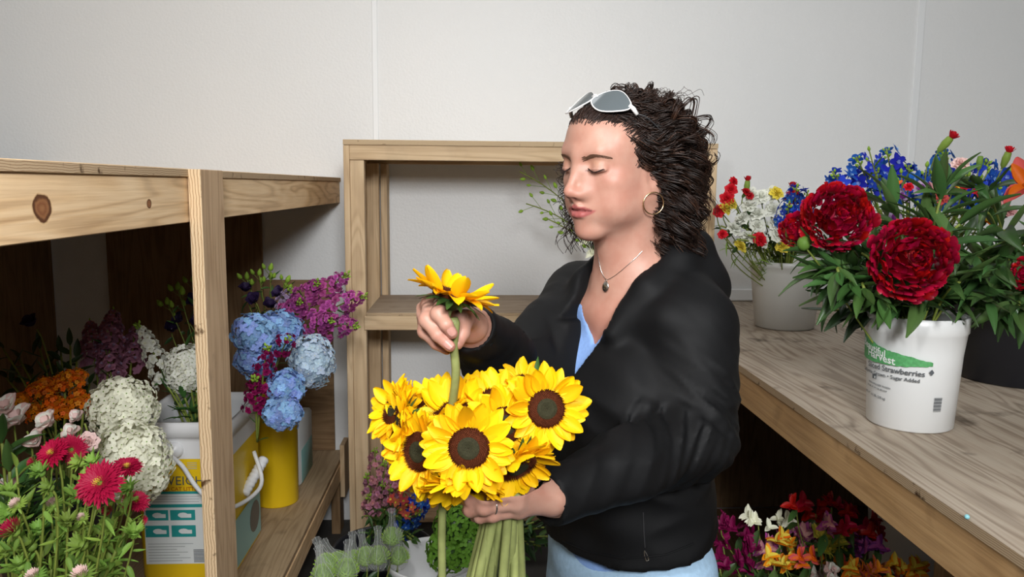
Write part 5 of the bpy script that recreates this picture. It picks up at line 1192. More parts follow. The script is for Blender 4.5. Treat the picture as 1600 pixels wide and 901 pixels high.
# local axes: x = her left, y = face, z = up
fw = Vector((-math.sin(R(54)), -math.cos(R(54)), 0)); lf = Vector((math.cos(R(54)), -math.sin(R(54)), 0)); up_ = Vector((0, 0, 1))
pit = R(5); fw2 = fw*math.cos(pit)-up_*math.sin(pit); up2 = up_*math.cos(pit)+fw*math.sin(pit)
rol = R(-2); lf2 = lf*math.cos(rol)+up2*math.sin(rol); up3 = up2*math.cos(rol)-lf*math.sin(rol)
HM = Matrix((lf2, fw2, up3)).transposed(); HR = np.array(HM)
def H(x, y, z): return np.array(HO)+HR@(np.array([x, y, z])*HS)
NB = P(992, 432, 1.27); at = R(60)
tf = Vector((-math.sin(at), -math.cos(at), 0)); tl = Vector((math.cos(at), -math.sin(at), 0)); TM = np.array(Matrix((tl, tf, up_)).transposed())
def T(u, v, w): return np.array(NB)+TM@np.array([u, v, w])
Lsh, Rsh = T(.112, -.01, -.064), T(-.150, -.005, -.052)
Lel, Lwr = np.array(P(1080, 684, 1.10)), np.array(P(866, 776, .950))
Rel, Rwr = np.array(P(806, 590, 1.22)), np.array(P(737, 512, 1.01))
woman = empty('person', (NB.x, NB.y, 0), 'woman with curly dark hair, black hooded jacket and jeans, holding sunflowers', 'person')
# ---- skin field: head, neck, chest
mn = np.minimum(H(-.14, -.13, -.1), H(.14, .15, .15)); 
lo = [HO.x-.20, HO.y-.22, NB.z-.24]; hi = [HO.x+.20, HO.y+.24, HO.z+.135]
Fs = Field(lo, hi, 0.0022)
def he(c, r, k=.012, mode='add', ax=None): Fs.ell(H(*c), [x*HS for x in r], HR if ax is None else HR@np.array(Euler(ax).to_matrix()), k, mode)
def hc(a, b, ra, rb, k=.01, mode='add'): Fs.cap(H(*a), H(*b), ra*HS, rb*HS, k, mode)
he((0, -.014, .028), (.068, .093, .070)); he((0, .026, -.030), (.056, .060, .078), .03); he((0, .038, .040), (.052, .046, .047), .03)
for s in (-1, 1):
    hc((s*.053, -.012, -.030), (s*.041, .004, -.064), .009, .009, .03); hc((s*.041, .004, -.064), (s*.016, .062, -.100), .010, .011, .03)
    he((s*.040, .054, -.026), (.020, .019, .017), .020); he((s*.028, .056, -.058), (.019, .018, .022), .02)
    he((s*.050, .030, .020), (.012, .03, .03), .02); he((s*.041, .020, -.045), (.018, .030, .032), .03); he((s*.036, .040, -.066), (.020, .024, .022), .025)
hc((-.034, .074, .020), (0, .081, .018), .010, .009, .016); hc((.034, .074, .020), (0, .081, .018), .010, .009, .016)
he((0, .072, -.104), (.018, .014, .013), .016); he((0, .069, -.070), (.028, .021, .022), .018)
for s in (-1, 1): he((s*.032, .096, -.001), (.017, .012, .0115), .012, 'sub')
for s in (-1, 1):
    he((s*.032, .0695, -.001), (.0150, .0150, .0135), .004)
    pts = [(s*(.032+.0150*math.cos(a)), .0750+.0095*math.sin(a)-.004*abs(math.cos(a)), -.0075+.0020*(1-math.sin(a))) for a in np.linspace(.25, math.pi-.25, 7)]
    for a, b in zip(pts[:-1], pts[1:]): hc(a, b, .0022, .0022, .003)
hc((0, .083, .012), (0, .105, -.034), .0058, .0076, .014); he((0, .1065, -.0395), (.0088, .0095, .0080), .007)
for s in (-1, 1):
    he((s*.0105, .0940, -.0440), (.0070, .0095, .0066), .012); he((s*.0058, .1025, -.0500), (.0030, .0042, .0028), .003, 'sub')
for s in (-1, 1): hc((s*.009, .082, -.012), (s*.0125, .0810, -.038), .0080, .0100, .014)
hc((0, .100, -.046), (0, .094, -.058), .0035, .003, .008)
# lips, slightly parted
LZ = .0065
def lc2(a, b, *k): hc((a[0], a[1], a[2]+LZ), (b[0], b[1], b[2]+LZ), *k)
for s in (-1, 1):
    lc2((s*.0300, .0735, -.0735), (s*.0055, .0925, -.0690), .0022, .0038, .004); lc2((s*.0055, .0925, -.0690), (0, .0920, -.0700), .0038, .0036, .003)
    lc2((s*.0290, .0735, -.0760), (s*.0085, .0895, -.0822), .0022, .0043, .004); lc2((s*.0085, .0895, -.0822), (0, .0905, -.0828), .0043, .0045, .003)
    lc2((s*.0250, .0800, -.0748), (0, .0975, -.0755), .0009, .0018, .002, 'sub'); lc2((s*.0200, .0790, -.0748), (0, .0880, -.0755), .0009, .0018, .002, 'sub')
# ears
for s in (-1, 1):
    A = (0, 0, s*-.35)
    he((s*.0655, -.004, -.026), (.0075, .0165, .028), .008, 'add', (0, 0, s*.30)); he((s*.0750, .000, -.022), (.0055, .0095, .0165), .004, 'sub', (0, 0, s*.30)); he((s*.0635, .004, -.050), (.005, .007, .008), .006)
# neck and chest
def tcap(F, a, b, ra, rb, k, mode='add'): F.cap(T(*a), T(*b), ra, rb, k, mode)
Fs.cap(H(0, -.022, -.060), T(0, -.012, -.03), .053, .058, .03); Fs.cap(H(0, .012, -.082), T(0, .020, -.035), .030, .034, .028)
for s in (-1, 1): Fs.cap(H(s*.055, -.025, -.040), T(s*.018, .048, -.048), .010, .008, .022)          # neck tendons
def torso(F, g=0.0, arms=False, h=1):
    E = lambda c, r, k=.05: F.ell(T(*c), [x+g for x in r], TM, k)
    E((0, -.005, -.17), (.138, .094, .18)); E((0, .0, -.34), (.128, .092, .15), .06); E((0, -.005, -.48), (.152, .108, .13), .06)
    for s in (-1, 1):
        E((s*.070, .072, -.185), (.066, .052, .070), .05)
        F.cap(T(s*.03, -.012, -.005), T(s*.128, -.012, -.062), .043+g, .046+g, .04)
        F.cap(T(s*.012, .060, -.062), T(s*.12, .040, -.050), .012+g, .016+g, .03)
torso(Fs, 0)
V, F = Fs.extract()
keep = V[:, 2] > NB.z-.232
# skin's own tints (lips, brows, cheeks); nostril and lip gap shade painted in
Lc = (V-np.array(HO))@HR/HS
col = np.tile(np.array([[0.49, 0.275, 0.205]]), (len(V), 1))
def tint(m, c): 
    global col
    m = np.clip(m, 0, 1)[:, None]; col = col*(1-m)+np.array(c)[None]*m
x, y, z = Lc.T; ax_ = np.abs(x); front = np.clip((y-.03)/.02, 0, 1)
g2 = lambda cx, cy, cz, r: np.exp(-((ax_-cx)**2+(y-cy)**2+(z-cz)**2)/r**2)
tint(.50*g2(.042, .045, -.030, .028), (0.45, 0.16, 0.115)); tint(.5*g2(0, .108, -.042, .014), (0.47, 0.18, 0.13)); tint(.35*g2(0, .08, -.104, .016), (.45, .18, .13))
chest = np.clip((NB.z-.02-V[:, 2])/.05, 0, 1)*(Lc[:, 2] < -.12); tint(.55*chest, (0.43, 0.18, 0.13))
zup = LZ-.0700+.0016*np.cos(ax_/.0048*1.6)*(ax_ < .011)-.0048*np.clip((ax_-.004)/.026, 0, 1)**1.5+.0040*(1-ax_/.032); zlo = LZ-.0875+.0110*np.clip(ax_/.0310, 0, 1)**2.2
lip = np.clip((zup-z)/.0012, 0, 1)*np.clip((z-zlo)/.0014, 0, 1)*(ax_ < .0310)*(y > .064); tint(lip*.9, (0.38, 0.10, 0.10))
gap = np.exp(-((z-LZ+.0755)/.0012)**2)*(ax_ < .026)*(y > .064); tint(gap*.9, (.09, .015, .015))  # shade between the parted lips put into the colour
tint(.5*np.exp(-((z-.006)/.006)**2-((ax_-.032)/.016)**2)*front, (0.44, 0.25, 0.15))
lid = np.exp(-((z+.0065+.30*(ax_-.032)**2*50*.2)/.0013)**2)*(np.abs(ax_-.032) < .015)*front; tint(lid*.7, (.10, .04, .03))
nos = np.exp(-((ax_-.0058)**2+(z+.0505)**2+(y-.1)**2*.3)/.0028**2); tint(nos*.9, (.12, .03, .025))  # nostril shade put into the colour
f4 = keep[F].all(1)
SKIN, nt, b = nmat('skin', 0.48, 0.4); L = nt.links.new
at_ = N(nt, 'ShaderNodeAttribute', attribute_name='Col'); tc = N(nt, 'ShaderNodeTexCoord'); no = N(nt, 'ShaderNodeTexNoise', i_Scale=45.0, i_Detail=4.0); L(tc.outputs['Object'], no.inputs['Vector'])
r_ = ramp(nt, [(0.3, (0.90, 0.78, 0.76)), (0.7, (1, 1, 1))]); L(no.outputs['Fac'], r_.inputs[0])
L(mixc(nt, 1.0, at_.outputs['Color'], r_.outputs[0], 'MULTIPLY'), b.inputs['Base Color']); b.inputs['Subsurface Weight'].default_value = .12; b.inputs['Subsurface Radius'].default_value = (.012, .005, .003); b.inputs['Subsurface Scale'].default_value = 1.0
no2 = N(nt, 'ShaderNodeTexNoise', i_Scale=420.0, i_Detail=3.0); L(tc.outputs['Object'], no2.inputs['Vector']); bp = N(nt, 'ShaderNodeBump', i_Strength=.12, i_Distance=.0008); L(no2.outputs['Fac'], bp.inputs['Height']); L(bp.outputs[0], b.inputs['Normal'])
bodyV = [V]; bodyF = [F[f4]]; bodyC = [col]
def addbody(V, F, c): 
    n = sum(len(v) for v in bodyV); bodyV.append(V); bodyF.append(F+n); bodyC.append(c)
# ---- hidden coarse body (torso, arms, legs) so that the figure is whole under the clothes
hipL, hipR = T(.085, 0, -.56), T(-.085, 0, -.56)
knL, knR = hipL+np.array([.01, -.03, -.40]), hipR+np.array([-.01, -.03, -.40])
anL, anR = np.array([knL[0]+.01, knL[1]+.04, .10]), np.array([knR[0]-.01, knR[1]+.03, .10])
allp = np.array([Lsh, Rsh, Lel, Rel, Lwr, Rwr, hipL, hipR, knL, knR, anL, anR]); Fc = Field(allp.min(0)-.16, np.append(allp.max(0)[:2]+.16, NB.z-.03), 0.011)
torso(Fc, -.004)
for a, b_, c in ((Lsh, Lel, Lwr), (Rsh, Rel, Rwr)): Fc.chain([a, b_, c], [.045, .036, .024], .03)
for a, b_, c in ((hipL, knL, anL), (hipR, knR, anR)): Fc.chain([a, b_, c], [.080, .052, .036], .04)
V, F = Fc.extract(); kp = (V[:, 2] < NB.z-.20) | (np.linalg.norm((V-np.array(NB))[:, :2], axis=1) > .12); addbody(V, F[kp[F].all(1)], np.tile([[.44, .245, .185]], (len(V), 1)))
# ---- hands
def hand(lo, hi, wr, fore, mcp, fingers, thumb, r0=.0092, seed=1, palm_k=.012):
    Fh = Field(lo, hi, 0.0015)
    Fh.cap(fore, wr, .028, .022, .01)
    for m in mcp: Fh.cap(wr+(m-wr)*.12, m, .0125, .0100, palm_k)
    Fh.chain([mcp[0], mcp[1], mcp[2], mcp[3]], [.0095]*4, .008)
    Fh.chain([wr, thumb[0], thumb[1], thumb[2], thumb[3]], [.016, .0150, .0118, .0092, .0070], .010, .004)
    for i, (m, f) in enumerate(zip(mcp, fingers)):
        r = r0*(1, 1.03, .97, .86)[i]; sub = Field(lo, hi, .0015)
        sub.chain([m]+f, [r*1.08, r*1.0, r*.86, r*.70], .004, .0025)
        for q in f[:1]: sub.ell(q, [r*1.09]*3, None, .004)
        a, d = Fh.v, sub.v; k = .0030; h_ = np.maximum(k-np.abs(a-d), 0)/k; Fh.v = np.minimum(a, d)-h_*h_*k*.25
    V, F = Fh.extract(); V = smooth_mesh(V, F, 1, .4)
    c = np.tile([[.46, .26, .195]], (len(V), 1)); tips = [f[-1] for f in fingers]+[thumb[-1]]
    for t_ in tips: m = np.exp(-(np.linalg.norm(V-t_, axis=1)/.012)**2)[:, None]*.5; c = c*(1-m)+np.array([[.50, .20, .15]])*m
    for f in fingers:
        m = np.exp(-(np.linalg.norm(V-f[0], axis=1)/.008)**2)[:, None]*.4; c = c*(1-m)+np.array([[.43, .18, .13]])*m
    addbody(V, F, c)
q = lambda a, b_, y: np.array(P(a, b_, y))
rw = q(736, 510, 1.0)
hand(q(640, 600, .86)-[.0, 0, 0.0], q(770, 430, 1.06), rw, Rwr, [q(692, 472, .948), q(674, 474, .955), q(664, 486, .972), q(664, 500, .988)],
     [[q(686, 490, .918), q(697, 507, .906), q(707, 521, .908)], [q(668, 500, .928), q(684, 523, .914), q(703, 541, .912)], [q(665, 517, .948), q(682, 536, .936), q(698, 546, .934)], [q(674, 522, .968), q(690, 536, .955), q(702, 540, .95)]],
     [q(734, 500, .985), q(725, 498, .955), q(722, 520, .940), q(715, 537, .930)])
lw = q(862, 778, .935); YY = .0
hand(q(690, 880, .82), q(900, 710, 1.02), lw, Lwr, [q(812, 758, .898), q(808, 770, .893), q(806, 784, .895), q(810, 796, .905)],
     [[q(768, 762, .880), q(744, 766, .892), q(735, 768, .915)], [q(760, 776, .878), q(737, 781, .890), q(730, 783, .914)], [q(757, 791, .880), q(735, 797, .892), q(730, 797, .916)], [q(770, 803, .888), q(750, 808, .896), q(742, 808, .916)]],
     [q(845, 764, .93), q(822, 750, .945), q(796, 748, .955), q(775, 752, .955)], r0=.0098)
V = np.concatenate(bodyV); F = np.concatenate(bodyF); Cc = np.concatenate(bodyC)
base = np.array([NB.x, NB.y, 0.0])
def pobj(name, V, F, mats, col=None, label=None, parent=woman):
    off = base if parent is woman else base
    me = npmesh(name, np.asarray(V)-base, F, mats, col); o = bpy.data.objects.new(name, me); COL.objects.link(o); o.parent = parent
    if label: o['label'] = label
    return o
body = pobj('body', V, F, SKIN, Cc)
# ---- shirt
SH = plain('shirt_blue', (0.22, 0.36, 0.68), .8, .1, .12, 260, bump=.3)
Ft = Field([NB.x-.26, NB.y-.26, NB.z-.50], [NB.x+.26, NB.y+.26, NB.z+.02], .005); torso(Ft, .0042)
X_, Y_, Z_ = Ft.grid(); U = (X_-NB.x)*tl.x+(Y_-NB.y)*tl.y; W_ = (X_-NB.x)*tf.x+(Y_-NB.y)*tf.y; Zz = Z_-NB.z
neckcut = np.minimum(Zz+.105-np.abs(U-.005)*1.35, 10) + 0*W_     # >0 above the V
Ft.v = np.maximum(Ft.v, np.maximum(neckcut*.6, Zz+.045)); V, F = Ft.extract(); pobj('shirt', V, F, SH)
# ---- jacket
def denim():
    m = plain('denim_light', (0.34, 0.50, 0.66), .8, .15, .22, 120, bump=.4); return m
def knit():
    m, nt, b = nmat('jacket_black', 0.66, 0.20); L = nt.links.new
    b.inputs['Base Color'].default_value = (.0034, .0035, .0040, 1); b.inputs['Sheen Weight'].default_value = .0; b.inputs['Sheen Roughness'].default_value = .4
    tc = N(nt, 'ShaderNodeTexCoord'); no = N(nt, 'ShaderNodeTexNoise', i_Scale=900.0, i_Detail=2.0); L(tc.outputs['Object'], no.inputs['Vector'])
    bp = N(nt, 'ShaderNodeBump', i_Strength=.2, i_Distance=.0006); L(no.outputs['Fac'], bp.inputs['Height']); L(bp.outputs[0], b.inputs['Normal']); return m
JK = knit()
Fj = Field([min(Rwr[0], Lwr[0])-.07, .84, NB.z-.50], [NB.x+.30, NB.y+.34, NB.z+.09], .0048)
torso(Fj, .013)
Fj.ell(T(.0, .0, -.40), (.154, .116, .14), TM, .05); Fj.ell(T(.0, .05, -.27), (.135, .085, .14), TM, .05)
Fj.chain([T(.105, -.015, -.05), Lsh+np.array([.004, 0, -.01]), Lsh*.5+Lel*.5+np.array([.008, .0, 0]), Lel+np.array([.006, .006, -.004])], [.050, .054, .053, .052], .035)
Lc_ = Lel*.35+Lwr*.65
Fj.chain([Lel+np.array([0, .004, -.006]), Lel*.5+Lwr*.5+np.array([0, 0, -.002]), Lwr+np.array([-.006, 0, 0])], [.052, .045, .036], .03)
Fj.chain([T(-.115, -.01, -.05), Rsh, Rsh*.5+Rel*.5, Rel], [.048, .053, .052, .052], .035); Fj.chain([Rel, Rel*.45+Rwr*.55, Rwr+np.array([-.004, 0, .002])], [.056, .046, .034], .03)
# hood rolled behind the neck, collar down both sides of the opening
Fj.chain([T(.058, .093, -.075), T(.078, .045, -.008), T(.076, -.02, .030), T(.048, -.078, .044), T(0, -.100, .046), T(-.045, -.078, .040), T(-.074, -.02, .024), T(-.072, .045, -.012), T(-.05, .090, -.07)], [.012, .019, .025, .032, .035, .032, .025, .019, .012], .02)
Fj.ell(T(.01, -.100, -.020), (.095, .042, .055), TM, .03); Fj.ell(T(.058, -.070, .000), (.050, .045, .036), TM, .03)
X_, Y_, Z_ = Fj.grid(); Vv = np.broadcast_to(X_, Fj.v.shape), np.broadcast_to(Y_, Fj.v.shape), np.broadcast_to(Z_, Fj.v.shape)
near = np.abs(Fj.v) < .03
nx = np.array([Vv[0][near], Vv[1][near], Vv[2][near]]).T
def seg_t(p, a, b): d = b-a; t = np.clip((p-a)@d/(d@d), 0, 1); return t, np.linalg.norm(p-a-t[:, None]*d, axis=1), d/np.linalg.norm(d)
dis = np.zeros(len(nx))
for (a, b_, amp, fr, sd) in ((Lsh, Lel, -.0105, 95, 3), (Lel, Lwr, -.0095, 115, 4), (Rsh, Rel, -.0090, 110, 5), (Rel, Rwr, -.0090, 120, 6)):
    t, dd, dv = seg_t(nx, a, b_); al = (nx-a)@dv; oth = [q_ for q_ in ((Lsh, Lel), (Lel, Lwr), (Rsh, Rel), (Rel, Rwr)) if q_[0] is not a]; dmin = np.minimum.reduce([seg_t(nx, *q_)[1] for q_ in oth]); own = np.clip((dmin-dd)/.016+.5, 0, 1)
    e1 = np.cross(dv, np.array([.3, -.8, .5])); e1 /= np.linalg.norm(e1); e2 = np.cross(dv, e1); r_ = nx-a; c1_, c2_ = r_@e1, r_@e2
    sk = al+.85*c1_+.014*wob(*nx.T, sd, 26, 4); n1 = wob(sk, c1_*.16, c2_*.16, sd+50, 112, 5); n2 = wob(sk, c1_*.22, c2_*.22, sd+70, 230, 4)
    f_ = (1-3.0*np.abs(n1))*.62+.34*(1-3*np.abs(n2))
    ends = np.exp(-((t-1)/.38)**2)*.8+.45 if b_ is not Lwr and b_ is not Rwr else np.exp(-(t/.40)**2)*.8+.45
    msk = np.clip((.085-dd)/.02, 0, 1)*(.5+.5*wob(*nx.T, sd+20, 22, 4)); dis += amp*f_*ends*msk*own
tt = nx-np.array(NB); uw = tt@TM
# torso drape folds: soft verticals and diagonals from the armpits
dis += .0022*np.sin(uw[:, 0]*70+uw[:, 2]*22+wob(*nx.T, 9, 12, 4)*2.2)*np.clip((-.12-uw[:, 2])/.1, 0, 1)
dis += .0020*wob(*nx.T, 11, 34, 6)
n3 = wob(uw[:, 0]*.6+uw[:, 2]*.8, uw[:, 0]*.3-uw[:, 2]*.2, uw[:, 1]*.3, 77, 75, 5); dis += -.0045*(1-3*np.abs(n3))*np.clip((-.06-uw[:, 2])/.1, 0, 1)
Fj.v[near] += dis.astype(np.float32)
U = (X_-NB.x)*tl.x+(Y_-NB.y)*tl.y; W_ = (X_-NB.x)*tf.x+(Y_-NB.y)*tf.y; Zz = Z_-NB.z
apex = -.165
cut = np.minimum(np.minimum((Zz-apex)*.36+.004-np.abs(U), W_-.006), .075-np.abs(U))      # >0 inside the opening
neckhole = .052-np.sqrt((U)**2+(np.minimum(W_-.03, 0)*1.0)**2+0*Zz); neckhole = np.minimum(neckhole, Zz+.07)
Fj.v = np.maximum(Fj.v, np.maximum(cut, neckhole))
hem = -.415-.02*W_/.12
Fj.v = np.maximum(Fj.v, (hem-Zz)*np.ones_like(Fj.v))
# cuffs
for a, b_, ex in ((Lel, Lwr, .012), (Rel, Rwr, .002)):
    d = (b_-a)/np.linalg.norm(b_-a); s_ = (X_-b_[0])*d[0]+(Y_-b_[1])*d[1]+(Z_-b_[2])*d[2]; rr_ = np.sqrt(np.maximum((X_-b_[0])**2+(Y_-b_[1])**2+(Z_-b_[2])**2-s_**2, 0))
    m = (rr_ < .07) & (s_ > ex-.005) & (s_ < .09); Fj.v = np.where(m, np.maximum(Fj.v, s_-ex), Fj.v)
    Fj.cap(b_-d*.03+d*ex, b_+d*.06, .0255, .0255, .002, 'sub')
V, F = Fj.extract(); V = smooth_mesh(V, F, 1, .4); jacket = pobj('jacket', V, F, JK)
# ---- jeans
JN = denim()
Fp = Field([NB.x-.30, NB.y-.30, 0.05], [NB.x+.30, NB.y+.30, NB.z-.38], .008)
Fp.ell(T(0, -.005, -.48), (.168, .118, .12), TM, .05); 
for a, b_, c in ((hipL, knL, anL), (hipR, knR, anR)): Fp.chain([a, b_, c], [.088, .062, .052], .03)
X_, Y_, Z_ = Fp.grid(); Fp.v = Fp.v+(.003*wob(X_, Y_, Z_, 31, 45, 5)).astype(np.float32); Fp.v = np.maximum(Fp.v, (.075-Z_)*np.ones_like(Fp.v)); V, F = Fp.extract(); pobj('jeans', V, F, JN)
SHOE = plain('shoe_grey', (.12, .12, .13), .6, .3)
for an in (anL, anR):
    Fq = Field([an[0]-.22, an[1]-.24, -.01], [an[0]+.16, an[1]+.16, .16], .006); to = np.array([tf.x, tf.y, 0]);
    Fq.cap(np.array([an[0], an[1], .05])-to*.02, np.array([an[0], an[1], .036])+to*.15, .044, .034, .03); Fq.cap(np.array([an[0], an[1], .05]), np.array([an[0], an[1], .10]), .043, .045, .03)
    X_, Y_, Z_ = Fq.grid(); Fq.v = np.maximum(Fq.v, (.002-Z_)*np.ones_like(Fq.v)); V, F = Fq.extract(); pobj('shoe', V, F, SHOE)
# ---- jacket details: zip edge, hem band, pocket zip pull
ZIP = plain('zip_dark', (.03, .03, .032), .4, .5); MET = plain('metal_silver', (.62, .60, .56), .25, .5, metal=1); GOLD = plain('metal_gold', (.75, .55, .30), .25, .5, metal=1)
def ptube(name, pts, r, mat, n=6, label=None, parent=woman):
    V, F = tubegeo(pts, r, n, False); return pobj(name, np.array([tuple(v) for v in V]), np.array(F), mat, None, label, parent)
def raycast(o, p, d):
    """first hit of the ray on object o; world coordinates"""
    ok, loc, nr, _ = o.ray_cast(Vector(p)-Vector(base), Vector(d).normalized()); return (Vector(loc)+Vector(base), Vector(nr)) if ok else (None, None)
bpy.context.view_layer.update()
jacket.hide_set(False)
def onj(px, py, off=.001, ob=None):
    d = P(px, py, 1.0)-CAM; h, n_ = raycast(ob or jacket, CAM, d); return (h+n_*off, n_) if h else (None, None)
def surfline(name, pix, r, mat, ob=None, label=None, off=.001, sub=8, n=5):
    pts = []
    for i in range(len(pix)-1):
        for k in range(sub): t = k/sub; h, _ = onj(pix[i][0]*(1-t)+pix[i+1][0]*t, pix[i][1]*(1-t)+pix[i+1][1]*t, off, ob); (pts.append(h) if h else None)
    if len(pts) > 2: return ptube(name, pts, r, mat, n, label)
surfline('pocket_zip', [(1005, 800), (1006, 830), (1008, 858)], .0010, ZIP)
surfline('zip_pull', [(1007, 859), (1011, 866), (1014, 874), (1010, 876), (1007, 866), (1007, 859)], .0009, MET, label='small silver zip pull')
surfline('hem_seam', [(880, 845), (920, 862), (975, 872), (1040, 866), (1090, 846)], .0013, JK)
# ---- brows, lashes
def onface(x, z, off=.0008):
    h, n_ = raycast(body, Vector(H(x, .16, z)), Vector(HR@np.array([0, -1, 0.]))); return (h+n_*off) if h else None
HAIRD = plain('brow_brown', (.13, .065, .04), .6, .2)
rr = random.Random(5)
for s in (-1, 1):
    g = G()
    for k in range(210):
        u = rr.random(); xx = s*(.0125+.036*u); zz_ = .0095+.0070*math.sin(u*2.1)-.004*u**3+rr.uniform(-.0036, .0030)*(1-.72*u)
        a = onface(xx, zz_, .0003); b_ = onface(xx+s*.0055, zz_+.0022*(1-1.5*u), .0009)
        if a and b_: v, f = tubegeo([a, (a+b_)/2+Vector((0, 0, .0004)), b_], [.0005, .0004, .0001], 3); g.add(v, f)
    pobj('eyebrow', np.array([tuple(v) for v in g.v]), np.array([q_ for q_ in g.f if len(q_) == 4]), HAIRD)
g = G()
for s in (-1, 1):
    arc = []
    for k in range(15):
        u = k/14; xx = s*(.0195+.0265*u); zz_ = -.0042-.0042*math.sin(u*math.pi)-.001*u; h = onface(xx, zz_, .0004); 
        if h: arc.append(h)
    if len(arc) > 4: v, f = tubegeo(arc, .00085, 4); g.add(v, f)
    for k in range(26):
        u = k/25; xx = s*(.021+.0255*u); zz_ = -.0050-.0040*math.sin(u*math.pi); a = onface(xx, zz_, .0004)
        if a: b_ = a+Vector(HR@np.array([s*.0018*(u-.2), .0035, -.0028])); v, f = tubegeo([a, b_], [.00035, .0001], 3); g.add(v, f)
pobj('eyelashes', np.array([tuple(v) for v in g.v]), np.array([q_ for q_ in g.f if len(q_) == 4]), plain('lash_dark', (.02, .01, .008), .6, .2))
# ---- hair
HR1 = plain('hair_dark', (.012, .006, .004), .6, .2)
def hairmat():
    m, nt, b = nmat('hair_strands', .42, .35); L = nt.links.new
    gi = N(nt, 'ShaderNodeAttribute', attribute_name='Col'); L(gi.outputs['Color'], b.inputs['Base Color']); b.inputs['Anisotropic'].default_value = .4; return m
HR2 = hairmat()
zline = lambda yy: np.interp(yy, [-.03, -.016, -.002, .019, .032, .039, .047, .062, .088], [-.30, -.12, -.034, -.020, .000, .024, .047, .059, .063])
Fh = Field(H(0, 0, 0)-[.21, .21, .20], H(0, 0, 0)+[.21, .21, .16], .0045)
def hh(c, r, k=.02, mode='add'): Fh.ell(H(*c), [x*HS for x in r], HR, k, mode)
hh((0, .036, .041), (.0555, .0500, .0500), .01); hh((0, -.018, .030), (.0720, .0965, .0750))
for s in (-1, 1): hh((s*.062, -.066, -.035), (.028, .036, .080), .03); hh((s*.054, -.060, .03), (.028, .040, .050), .03)
hh((0, -.090, -.030), (.060, .040, .095), .03)
X_, Y_, Z_ = Fh.grid(); hx = [(X_-HO.x), (Y_-HO.y), (Z_-HO.z)]; lx_, ly_, lz_ = ((hx[0]*HR[0, i]+hx[1]*HR[1, i]+hx[2]*HR[2, i])/HS for i in range(3))
Fh.v = Fh.v+(.004*wob(X_, Y_, Z_, 41, 90, 6)).astype(np.float32)*np.clip((-ly_)/.03, 0, 1)
Fh.v = np.maximum(Fh.v, (zline(ly_+0*lx_)-lz_).astype(np.float32)*.6)
V, F = Fh.extract(); pobj('hair_volume', V, F, HR1, label='dark inner mass of the hair')
rr = np.random.default_rng(12); S = []; C_ = []
def strand(P0, rad, colr): S.append((P0, rad)); C_.append(colr)
def addcurl(path, amp, turns, ph, rng_):
    n = len(path); t = np.gradient(path, axis=0); t /= np.linalg.norm(t, axis=1)[:, None]+1e-9
    ref = np.array([0.3, .9, .2]); a = np.cross(t, ref); a /= np.linalg.norm(a, axis=1)[:, None]+1e-9; b_ = np.cross(t, a)
    u = np.linspace(0, 1, n); an = ph+turns*2*math.pi*u**.9
    return path+amp[:, None]*(np.cos(an)[:, None]*a+np.sin(an)[:, None]*b_)
EL = [(np.array([0, -.018, .030]), np.array([.0725, .0975, .0755])), (np.array([0, .036, .041]), np.array([.0560, .0505, .0505]))]
def push(p, off=.012):
    p = p.copy()
    for c, r in EL:
        q0 = (p-c)/r; dn = np.linalg.norm(q0, axis=1); m = dn < 1+off; p[m] = (c+q0/np.maximum(dn, .05)[:, None]*(1+off)*r)[m]
    return p
NS = 620; NP = 44
u = np.linspace(0, 1, NP)[:, None]
